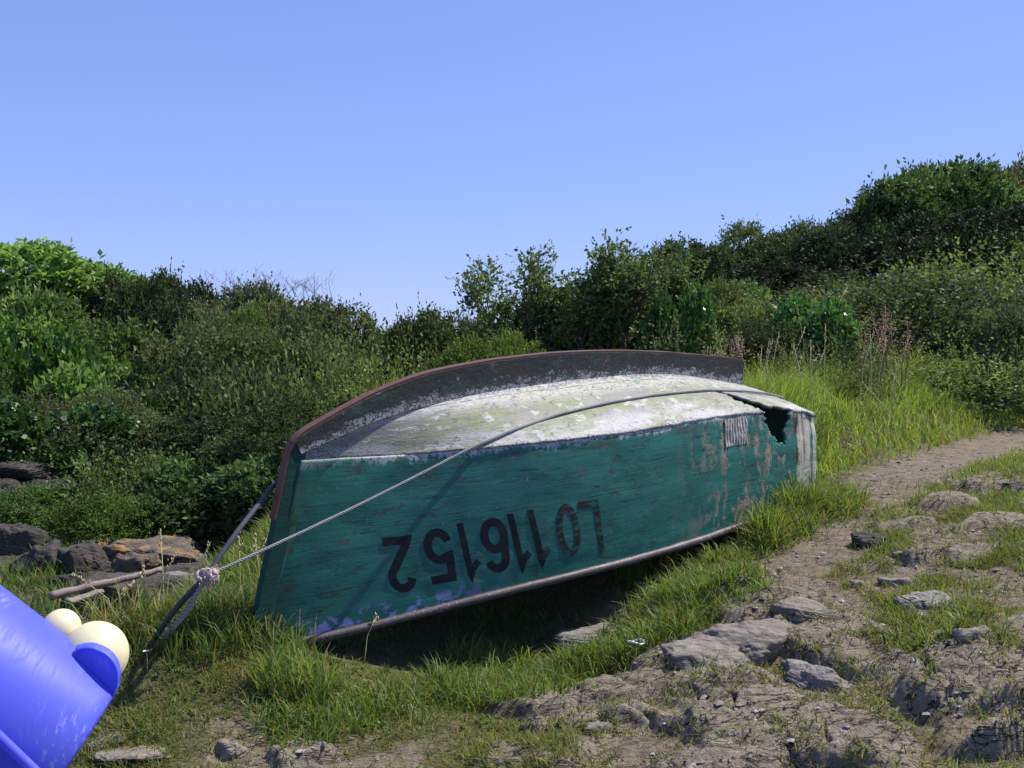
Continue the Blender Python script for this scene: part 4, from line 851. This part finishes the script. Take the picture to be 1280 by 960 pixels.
for a in [
 ('broad0', 'light green bush on the skyline at the left edge', 2, 316, 25, 4.5, BR), ('broad1', 'low rounded bush on the skyline second from the left edge', 85, 340, 25, 4.6, (1, 1, 1)),
 ('dark0', 'dark round topped bush standing highest right of the skyline dip', 188, 345, 24, 2.6, (1.5, 1.5, 1.3)), ('fine1', 'dark green bush on the skyline left of the round topped bush', 145, 350, 25, 2.6, DK),
 ('fine0', 'olive bush on the skyline right of the dark round topped bush', 245, 364, 25, 3.0, OL), ('fine2', 'greyish twiggy bush on the skyline with bare shoots', 335, 366, 23, 3.4, GY, 1, None, 'bush', 'bush', True),
 ('fine1', 'olive bush sloping down from the twiggy skyline bush', 395, 385, 23, 2.8, OL), ('broad2', 'small bush at the low right end of the left skyline', 428, 404, 23, 2.0, (1, 1, 1)),
 ('fine0', 'tiny far bush on the skyline in the dip left of the trees', 500, 412, 42, 2.8, DK), ('broad0', 'far bush beside the tiny bush in the skyline dip', 468, 420, 36, 2.6, (1, 1, 1)), ('fine2', 'far dark bush in the skyline dip nearest the trees', 535, 417, 38, 2.8, DK),
 ('broad1', 'bright green bush high on the left slope', 60, 378, 21, 3.0, BR), ('broad2', 'broad bright green bush in the middle of the left slope', 125, 412, 19, 3.0, BR),
 ('bramble0', 'pale green bush at the left edge below the skyline', 8, 372, 21, 2.4, YG), ('fine0', 'brownish olive bush at the left edge mid slope', 15, 430, 18, 2.4, OL),
 ('ivy0', 'ivy covered bush with yellowish leaves left of the bright green bush', 62, 430, 17.5, 1.9, YG), ('broad0', 'vivid green bush below the broad bright green bush', 130, 470, 17, 2.2, BR),
 ('dark1', 'dark bush in the shaded notch of the left slope', 190, 392, 21.5, 2.6, (1, 1, 1)), ('fine2', 'tall olive bush right of the shaded notch', 232, 415, 20, 2.8, OL), ('fine1', 'wide olive bush in the centre of the left slope', 300, 420, 19, 3.2, OL),
 ('broad1', 'small bright green dome among olive bushes', 310, 394, 20.5, 1.5, YG), ('fine0', 'olive green bush below the twiggy skyline bush', 372, 418, 19.5, 2.6, (1.1, 1.1, .95)), ('bramble1', 'grey green bramble right of the olive bushes', 425, 432, 19, 2.6, GY),
 ('scrub0', 'light green scrub behind the rusty bow strip', 470, 432, 17, 2.4, YG), ('fine1', 'dark gorse at the foot of the olive slope', 250, 485, 17, 2.2, DK),
 ('ivy0', 'glossy ivy mass hanging over the dark cliff', 55, 512, 14.2, 2.0, (1, 1, 1.1)), ('bramble1', 'trailing bramble right of the glossy ivy mass', 120, 520, 14.5, 1.9, (1, 1, 1)), ('fine2', 'scrubby bush above the ferns at the gully mouth', 168, 505, 15.2, 1.8, OL),
 ('ivy0', 'ivy hanging at the left edge over the ledge', -5, 500, 14.0, 1.8, (.9, .95, 1)),
 ('dark0', 'dark shaded bush above the black gully', 235, 520, 16, 2.0, (1, 1, 1)), ('dark1', 'dark tangled bush right of the black gully', 310, 515, 14.5, 2.6, (1.1, 1.1, 1)), ('broad2', 'half shaded bush beside the boat bow', 352, 545, 12, 1.9, (.66, .72, .70)),  # half shaded bush: leaf tint lowered to paint in the gully's shade
 ('bramble1', 'sunlit spray of scrub above the half shaded bush', 345, 470, 15.5, 2.4, (.95, 1, .9)), ('dark1', 'dark gap filling bush under the rusty bow strip', 395, 500, 13, 2.0, (1.3, 1.4, 1.1)), ('fine0', 'low scrub touching the bow strip', 430, 468, 14, 2.0, (1.1, 1.15, .9)),
 ('broad0', 'leafy bush at the foot of the slope left of the bow', 285, 580, 11.8, 1.7, (.6, .68, .66)), ('broad1', 'light leafed sapling bush in front of the black gully', 258, 600, 12.0, .9, BR),  # leafy bush tint darkened too, standing in for overhanging shade
   ('bramble0', 'drooping bramble at the gully mouth', 160, 572, 12.8, 1.3, (1, 1.05, .8)),
 ('dark0', 'shaded bush deep in the black gully', 215, 560, 13.8, 1.5, (.5, .52, .55)), ('fine1', 'tall dark bush rising behind the black gully', 215, 455, 18, 2.4, (.8, .85, .85)), ('broad2', 'mid green bush at the left edge above the ivy', 10, 470, 16, 2.2, (.9, 1, .9)),  # gully bush carries the hollow's shade in its strong dark tint
 ('fine1', 'olive brown thicket between the bright green bushes', 95, 490, 15.8, 2.0, OL), ('dark0', 'dark hollow bush under the wide olive bush', 290, 470, 16.5, 2.2, (.9, .95, .9)),
 ]:
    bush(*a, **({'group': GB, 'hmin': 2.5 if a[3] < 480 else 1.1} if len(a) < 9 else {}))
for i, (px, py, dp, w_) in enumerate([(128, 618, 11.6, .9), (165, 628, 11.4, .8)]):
    bush('bramble0', ['bright green fern clump at the foot of the ivy', 'bright green fern clump beside the sloping shore slab'][i], px, py, dp, w_, (.70, .85, .42), .35, 'fern clumps by the shore', 'fern_clump', 'fern')  # fern tint dulled, the gully's shade sits in the leaf colour
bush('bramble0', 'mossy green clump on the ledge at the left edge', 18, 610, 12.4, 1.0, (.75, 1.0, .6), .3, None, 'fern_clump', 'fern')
# behind and right of the boat
for a in [
 ('dark0', 'dark low thicket bush left of the twin trees', 575, 395, 13.5, 1.6, (1.5, 1.5, 1.2), 1, None, 'bush', 'bush', True), ('dark1', 'small dark bush at the left end behind the boat', 540, 412, 14, 1.0, (1.3, 1.3, 1.1), .8, None, 'bush', 'bush', True),
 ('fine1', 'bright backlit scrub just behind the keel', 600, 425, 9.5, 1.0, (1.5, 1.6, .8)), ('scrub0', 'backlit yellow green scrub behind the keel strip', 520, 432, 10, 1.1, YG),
 ('broad2', 'leafy bush filling the gap between the twin trees', 690, 375, 12.8, 1.3, (.85, .9, .9)), ('fine0', 'olive bush right of the taller tree', 812, 350, 13.5, 1.7, OL), ('broad0', 'dark green bush behind the keel end', 860, 352, 15, 1.6, (.8, .8, .8)),
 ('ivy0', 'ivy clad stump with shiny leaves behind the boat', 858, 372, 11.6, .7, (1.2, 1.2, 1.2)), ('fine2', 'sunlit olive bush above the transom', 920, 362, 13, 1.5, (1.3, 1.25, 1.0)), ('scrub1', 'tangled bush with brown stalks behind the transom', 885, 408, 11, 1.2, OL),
 ('dark0', 'dark hedge bush below the small round skyline tree', 880, 312, 21, 2.6, (1.3, 1.4, 1.2)), ('dark1', 'dark hedge bush left of the skyline slope', 930, 308, 20.5, 2.4, (1.4, 1.4, 1.2)), ('fine1', 'rounded olive bush on the rising skyline', 972, 284, 21, 2.4, (.95, .95, .9)),
 ('fine0', 'small dark bush on the rising skyline next to the dome', 1022, 268, 21.5, 2.0, DK), ('dark1', 'deep shaded hedge under the rising skyline', 1000, 335, 17.5, 2.6, (.55, .58, .62)), ('dark0', 'black shaded hedge bottom under the dome shaped bush', 1105, 300, 18.5, 3.0, (.45, .48, .55)), ('dark1', 'shaded hedge under the brown topped bush at the right edge', 1225, 262, 19, 3.0, (.5, .52, .58)),  # shaded hedges: low tints put their shade into the leaf colour
 ('broad1', 'large dome shaped bush standing highest on the right skyline', 1148, 211, 22, 3.6, (1.05, 1.1, 1.1)), ('broad2', 'left shoulder of foliage beside the large dome shaped bush', 1085, 240, 21.5, 2.4, (.75, .85, .85)),
 ('fine2', 'brownish topped bush in the upper right corner', 1262, 216, 24, 3.4, (1.2, .95, 1.0)), ('fine1', 'olive brown bush behind the large dome bush', 1205, 212, 26, 3.0, (1.1, .95, 1)),
 ('scrub0', 'bramble mound in front of the shaded hedge', 1035, 375, 13.5, 1.8, OL), ('bramble1', 'bramble bush with shiny white leaf glints', 1105, 348, 14, 2.2, (.9, .95, .95)), ('scrub0', 'pale bracken bank below the dome bush', 1175, 322, 15, 2.4, YG), ('scrub1', 'bracken bank at the right edge', 1262, 300, 15.5, 2.6, (1.2, 1.15, .85)),
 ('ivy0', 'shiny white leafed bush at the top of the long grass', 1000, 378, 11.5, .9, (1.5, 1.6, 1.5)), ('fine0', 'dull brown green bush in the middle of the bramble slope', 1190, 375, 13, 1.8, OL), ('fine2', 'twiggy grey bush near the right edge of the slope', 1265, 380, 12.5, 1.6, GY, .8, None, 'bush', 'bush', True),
 ('scrub1', 'low bramble edging the long grass', 1090, 428, 11.5, 1.5, (1.15, 1.2, 1.0)), ('scrub0', 'low pale bramble above the path bend', 1165, 432, 11.8, 1.5, (1.4, 1.4, 1.0)), ('scrub1', 'bramble with white flowers at the right edge', 1245, 425, 11.6, 1.5, (1.4, 1.4, 1.1)), ('fine1', 'dark scrub between boat transom and bramble slope', 960, 405, 11.5, 1.1, DK), ('scrub0', 'low leafy scrub right of the transom', 1030, 425, 10.5, 1.0, OL),
  ('fine0', 'olive thicket between the bramble and the shaded hedge', 1075, 352, 15.5, 2.2, OL), ('bramble1', 'dense bramble below the black shaded hedge', 1140, 345, 16, 2.4, (.9, .95, .85)),
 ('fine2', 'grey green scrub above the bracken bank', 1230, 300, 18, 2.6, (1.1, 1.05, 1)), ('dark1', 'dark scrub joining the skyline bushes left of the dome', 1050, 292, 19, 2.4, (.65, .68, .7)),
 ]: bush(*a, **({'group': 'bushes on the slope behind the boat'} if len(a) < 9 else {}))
# trees
def tree(label, px, top, depth, wid, seed, leaf=.055, c0=(.06, .10, .028), c1=(.21, .28, .09), n=2600, dens=7, name='tree', nb=6, base=None, dead=False):
    t_ = at(px, top, depth); zg_ = zat(t_[0], t_[1]) if base is None else base; H = t_[2]-zg_; rs = R(seed); o = thing(name, label, 'tree', (t_[0], t_[1], zg_))
    g = Geo(); tips = []
    def br(p, d, L, r, lev):
        n_ = 7; P = [p]; d = d/np.linalg.norm(d)
        for i in range(n_):
            d = d+rs.normal(size=3)*.16+np.array([0, 0, .05]); d /= np.linalg.norm(d); P.append(P[-1]+d*L/n_)
        g.tube(P, np.linspace(r, r*.45, n_+1), 6 if lev < 2 else 4)
        if lev >= 2: tips.extend(P[2:])
        if lev < 3:
            for j in range(nb if lev == 0 else 4):
                i = rs.randint(2, n_+1); a = rs.uniform(0, 6.28); nd = d*.6+np.array([math.cos(a), math.sin(a), rs.uniform(.0, .7)])*.8; br(P[i], nd, L*rs.uniform(.45, .7), r*.5, lev+1)
    for j in range(2): br(np.array([.05*j, 0, -.1]), np.array([rs.normal()*.2+(.25 if j else -.2), rs.normal()*.2, 1]), H*.55, .05, 0)
    T = np.array(tips); sx = (wid/2)/max(.1, np.percentile(np.abs(T[:, 0]), 96)); sz2 = (H*.96)/T[:, 2].max()
    for i in range(len(g.v)): g.v[i] = g.v[i]*np.array([sx, sx, sz2])
    T = T*np.array([sx, sx, sz2]); obj('trunk', g.mesh('trunk', M['bark']), o)
    k = rs.randint(0, len(T), n); P = T[k]+rs.normal(size=(n, 3))*.05; D = rs.normal(size=(n, 3))*.6+np.array([0, 0, .35]); D /= np.linalg.norm(D, axis=1)[:, None]
    keep = fbm(P[:, 0]*2.2+seed, P[:, 1]*2.2, P[:, 2]*2.2, o=2, seed=seed) > -.22
    obj('crown', leafmesh('crown', [shoots(P[keep], D[keep], rs.uniform(.08, .24, keep.sum()), dens, leaf, rs, c0, c1, .8, .6)], M['leaf']), o)
    return o
tree('slender open crowned tree behind the boat, left of the pair', 655, 306, 12.2, 1.15, 401, n=1500, nb=5)
tree('taller leafy tree behind the boat, right of the pair', 752, 297, 12.0, 1.5, 402, n=2500, nb=7)
tree('leafy young tree right of the taller tree', 812, 318, 12.6, .9, 404, n=1700, nb=5)
tree('small round dark tree alone on the far skyline', 864, 292, 30, 1.7, 403, leaf=.09, c0=(.022, .04, .016), c1=(.07, .10, .042), n=3800, nb=8)
x, y = LITTER; z = hfull(x, y); n = len(x); D = rs.normal(size=(n, 3)) if False else R(67).normal(size=(n, 3)); D[:, 2] = .15; D /= np.linalg.norm(D, axis=1)[:, None]
h_ = n//3; P_ = np.stack([x, y, z+.006], -1); r6 = R(68)
obj('weeds', leafmesh('weeds', [shoots(P_[:h_], D[:h_], r6.uniform(.005, .02, h_), 6, .026, r6, (.06, .11, .025), (.15, .22, .05), .7, .6)], M['leaf']), kind='stuff')
obj('litter', leafmesh('litter', [shoots(P_[h_:], D[h_:], r6.uniform(.01, .05, n-h_), 3, .022, r6, (.10, .07, .04), (.34, .26, .15), .5, .22)], M['leaf']), kind='stuff')
# undergrowth that covers the slopes between the bushes
rs = R(31); N = 90000; a = rs.uniform(-.88, .88, N); r_ = np.sqrt(rs.uniform(9.5**2, 42**2, N)); x, y = r_*np.sin(a), r_*np.cos(a); d = path_d(x, y)
k = (np.where(x > -1, ss(2.2, 3.2, d), ss(12.2, 13.5, y-.1*x)) > rs.rand(N)); x, y = x[k], y[k]; z = hfull(x, y); n = len(x)
D = rs.normal(size=(n, 3))*.5+np.array([0, 0, .8]); D /= np.linalg.norm(D, axis=1)[:, None]
obj('undergrowth', leafmesh('undergrowth', [shoots(np.stack([x, y, z], -1), D, rs.uniform(.1, .3, n), 7, .085, rs, (.035, .065, .015), (.115, .175, .042), .8, .55)], M['leaf']), kind='stuff')
# dock plants with rusty seed heads
def dock(label, px, py, depth, h, seed):
    p = at(px, py, depth); zg_ = zat(p[0], p[1]); rs = R(seed); o = thing('dock_plant', label, 'dock plant', (p[0], p[1], zg_), 0, 'dock plants behind the boat')
    H = max(h, p[2]-zg_); g = Geo()
    for i in range(3):
        s_ = Geo()
        top = np.array([rs.normal()*.10, rs.normal()*.10, H*rs.uniform(.8, 1)]); g.tube([np.array([0, 0, -.05]), top*.5+rs.normal(size=3)*.02, top], [.008, .006, .003], 5)
        for j in range(30):
            q = top*rs.uniform(.62, 1)+rs.normal(size=3)*np.array([.022, .022, .01]); r_ = rs.uniform(.007, .014); s_.add(q+oc*r_*rs.uniform(.7, 1.3, (6, 1)), of)
        obj('seed_clumps', s_.mesh('seed_clumps', M['dock'], False), o)
    obj('stem', g.mesh('stem', M['dock']), o)
for i, (px, py, dp) in enumerate([(1112, 372, 11.0), (1128, 388, 10.8), (1100, 392, 10.9), (1080, 405, 10.4), (908, 420, 9.6), (922, 405, 9.8), (880, 425, 9.6), (775, 428, 10)]):
    dock(['tallest rusty dock seed head on the bramble slope', 'reddish brown dock plant just right of the tallest one', 'dock plant just left of the tallest one', 'short dock plant at the top of the long grass', 'dock plant behind the keel end', 'dock plant nearest the transom corner', 'short dock plant left of the keel end', 'reddish dock plant behind the middle of the keel'][i], px, py, dp, .5, 500+i)
# seeding grass stalks
rs = R(44); g = Geo()
SP = [(205, 745, 5.2, .5), (190, 755, 5.0, .4), (235, 735, 5.4, .45), (310, 700, 4.9, .42), (325, 690, 4.8, .40), (300, 705, 5.0, .4), (175, 760, 5.0, .35), (150, 770, 4.8, .3), (455, 815, 4.5, .2), (140, 765, 5, .3), (122, 772, 5, .3)]
SP += [(rs.uniform(940, 1150), rs.uniform(470, 520), rs.uniform(8, 10), rs.uniform(.5, .85)) for i in range(26)] + [(1008, 400, 11, 1.0), (1020, 380, 11.5, 1.2), (1045, 375, 12, .8), (1060, 375, 12, .8), (1085, 370, 12, .7)]
for px, py, dp, h in SP:
    p = at(px, py, dp); z0 = zat(p[0], p[1]); b = np.array([p[0], p[1], z0]); l_ = rs.normal(size=2)*.12*h*2; tp = b+np.array([l_[0], l_[1], h]); m_ = b+np.array([l_[0]*.25, l_[1]*.25, h*.6])
    g.tube([b, (b+m_)/2, m_, tp], [.003, .0026, .0022, .0015], 4)
    for j in range(14):
        q = m_+(tp-m_)*(.55+.5*j/14)+rs.normal(size=3)*.006; g.add(q+oc*np.array([.004, .004, .010])*rs.uniform(.6, 1.2), of)
obj('seeding_grass', g.mesh('seeding_grass', M['straw']), kind='stuff')
def flower(label, px, py, depth, r_, seed, lift=.06):
    p = at(px, py, depth); z0 = zat(p[0], p[1]); o = thing('flower', label, 'flower', (p[0], p[1], z0)); g = Geo(); H = max(p[2]-z0, .03)
    g.tube([(0, 0, -.01), (.004, 0, H*.5), (0, 0, H)], [.0018, .0016, .0014], 5); obj('stem', g.mesh('stem', M['straw']), o)
    g = Geo()
    for i in range(9):
        a = i*2*math.pi/9; c_, s_ = math.cos(a), math.sin(a); V = np.array([(0, 0, 0), (.5, .22, .35), (1, 0, .3), (.5, -.22, .35)])*r_; g.add(np.stack([V[:, 0]*c_-V[:, 1]*s_, V[:, 0]*s_+V[:, 1]*c_, V[:, 2]+H], -1), [(0, 1, 2, 3)])
    obj('petals', g.mesh('petals', M['white']), o)
flower('single small white flower in the grass below the knot', 183, 815, 4.0, .016, 1)
p = gp(795, 827); g = Geo(); a = np.linspace(0, 2*math.pi, 20); g.tube(np.stack([.035*np.cos(a), .022*np.sin(a), .004+.006*np.sin(a*2)], -1), .005, 6, False)
o = obj('shell_ring', g.mesh('shell_ring', M['shell'])); o.location = (p[0], p[1], zat(p[0], p[1])+.06); o['label'] = 'small white ring lying on the flat rock left of the boulder'; o['category'] = 'shell'
# ------------------------------------------------------------------ toy bucket held at the left edge
t = NT('blue_plastic', .45, .45); co = t.coord(); sc1 = t.noise(t.map(co, (150, 10, 40), (.3, .6, .5)), 3, 5, .7); cl = t.noise(co, 12, 5, .6)
c = t.mix(cl, (.11, .135, .74), (.15, .185, .82)); c = t.mix(t.mul(t.ramp(sc1, .54, .62, 0, .6), t.ramp(cl, .46, .62)), c, (.42, .46, .82)); t.color(c)
tl = t.n('ShaderNodeBsdfTranslucent'); t.put(tl.inputs[0], (.26, .27, 1.0)); mx = t.n('ShaderNodeMixShader'); mx.inputs[0].default_value = .36
t.L(t.b.outputs[0], mx.inputs[1]); t.L(tl.outputs[0], mx.inputs[2]); t.L(mx.outputs[0], t.out.inputs[0]); t.put(t.b.inputs['Roughness'], t.ramp(sc1, .4, .7, .42, .6)); M['blue'] = t.m
t = NT('yellow_plastic', .35, .4); t.color(t.mix(t.noise(t.coord(), 30, 5), (.88, .79, .46), (.95, .88, .60)))
tl = t.n('ShaderNodeBsdfTranslucent'); t.put(tl.inputs[0], (.95, .85, .5)); mx = t.n('ShaderNodeMixShader'); mx.inputs[0].default_value = .3
t.L(t.b.outputs[0], mx.inputs[1]); t.L(tl.outputs[0], mx.inputs[2]); t.L(mx.outputs[0], t.out.inputs[0]); M['yellow'] = t.m
D0 = .78; cb = at(87, 944, D0); RT = np.array([1., 0, 0]); axb = -.80*RT+.585*UPV-.20*FWD; axb /= np.linalg.norm(axb)      # axis from the base up to the mouth
bk = thing('toy_bucket', 'blue plastic toy bucket with yellow knobs tilted at the left edge', 'bucket', tuple(cb))
sx_ = np.cross(axb, FWD); sx_ /= np.linalg.norm(sx_)
if sx_@UPV < 0: sx_ = -sx_
sy_ = np.cross(axb, sx_); sy_ = sy_ if sy_@FWD > 0 else -sy_         # sx: up in the picture, sy: away
def bp(a, r, h): return np.outer(h, axb)+np.outer(r*np.cos(a), sx_)+np.outer(r*np.sin(a), sy_)
na = 96; a = np.arange(na+1)*2*math.pi/na
prof = [(0, .004), (.056, .004), (.0615, .000), (.0635, .003), (.0645, .010), (.070, .06), (.0765, .12), (.0800, .150), (.083, .152), (.084, .158), (.081, .160), (.078, .156), (.074, .12), (.066, .05), (.060, .012), (0, .010)]
PP = np.stack([bp(a, np.full(na+1, r_), np.full(na+1, h_)) for r_, h_ in prof], 1)
me = grid_mesh('bucket_body', PP, M['blue']); b2 = bmesh.new(); b2.from_mesh(me); bmesh.ops.remove_doubles(b2, verts=b2.verts, dist=1e-6); bmesh.ops.recalc_face_normals(b2, faces=b2.faces); b2.to_mesh(me); b2.free()
obj('bucket_body', me, bk)
# moulded ear: a rounded fin near the base with a raised rim
E0 = at(97, 806, D0-.062)-cb; e1 = .72*RT-.69*UPV; e1 /= np.linalg.norm(e1)
def pix(px, py, dd=0.): return at(px, py, D0-.012+dd)-cb
OUT = [(94, 811), (108, 808), (122, 811), (136, 819), (146, 833), (148, 850), (143, 868), (132, 886), (121, 899), (113, 878), (104, 846)]
cr2 = cr([pix(*q_) for q_ in OUT]+[pix(*OUT[0])], 6)[:-1]; cen = cr2.mean(0); nrm_ = np.array([.10, -.97, -.22])
ring = []
for sc_k, off_ in [(0., -.003), (.55, -.0025), (.86, -.001), (.93, .001), (.97, .0016), (1.0, .000), (1.0, -.006), (.96, -.008), (0., -.009)]:
    ring.append(cen+(cr2-cen)*sc_k+nrm_*off_)
PP = np.stack(ring, 1); PP = np.concatenate([PP, PP[:1]], 0); me = grid_mesh('bucket_ear', PP, M['blue']); b2 = bmesh.new(); b2.from_mesh(me); bmesh.ops.remove_doubles(b2, verts=b2.verts, dist=1e-6); bmesh.ops.recalc_face_normals(b2, faces=b2.faces); b2.to_mesh(me); b2.free()
obj('bucket_ear', me, bk)
g = Geo(); q_ = np.linspace(0, 1, 20)[:, None]; g.tube((at(-30, 893, D0-.085)-cb)*(1-q_)+(at(52, 972, D0-.070)-cb)*q_, .0035, 10); obj('moulded_rib', g.mesh('moulded_rib', M['blue']), bk)
for px, py, r_, dd in [(119, 818, .0248, .022), (77, 785, .0145, .03)]:
    V, f = ICO[4]; g = Geo(); g.add(V*r_*np.array([1, 1, 1.02])+(at(px, py, D0+dd)-cb), f); obj('knob', g.mesh('knob', M['yellow']), bk)
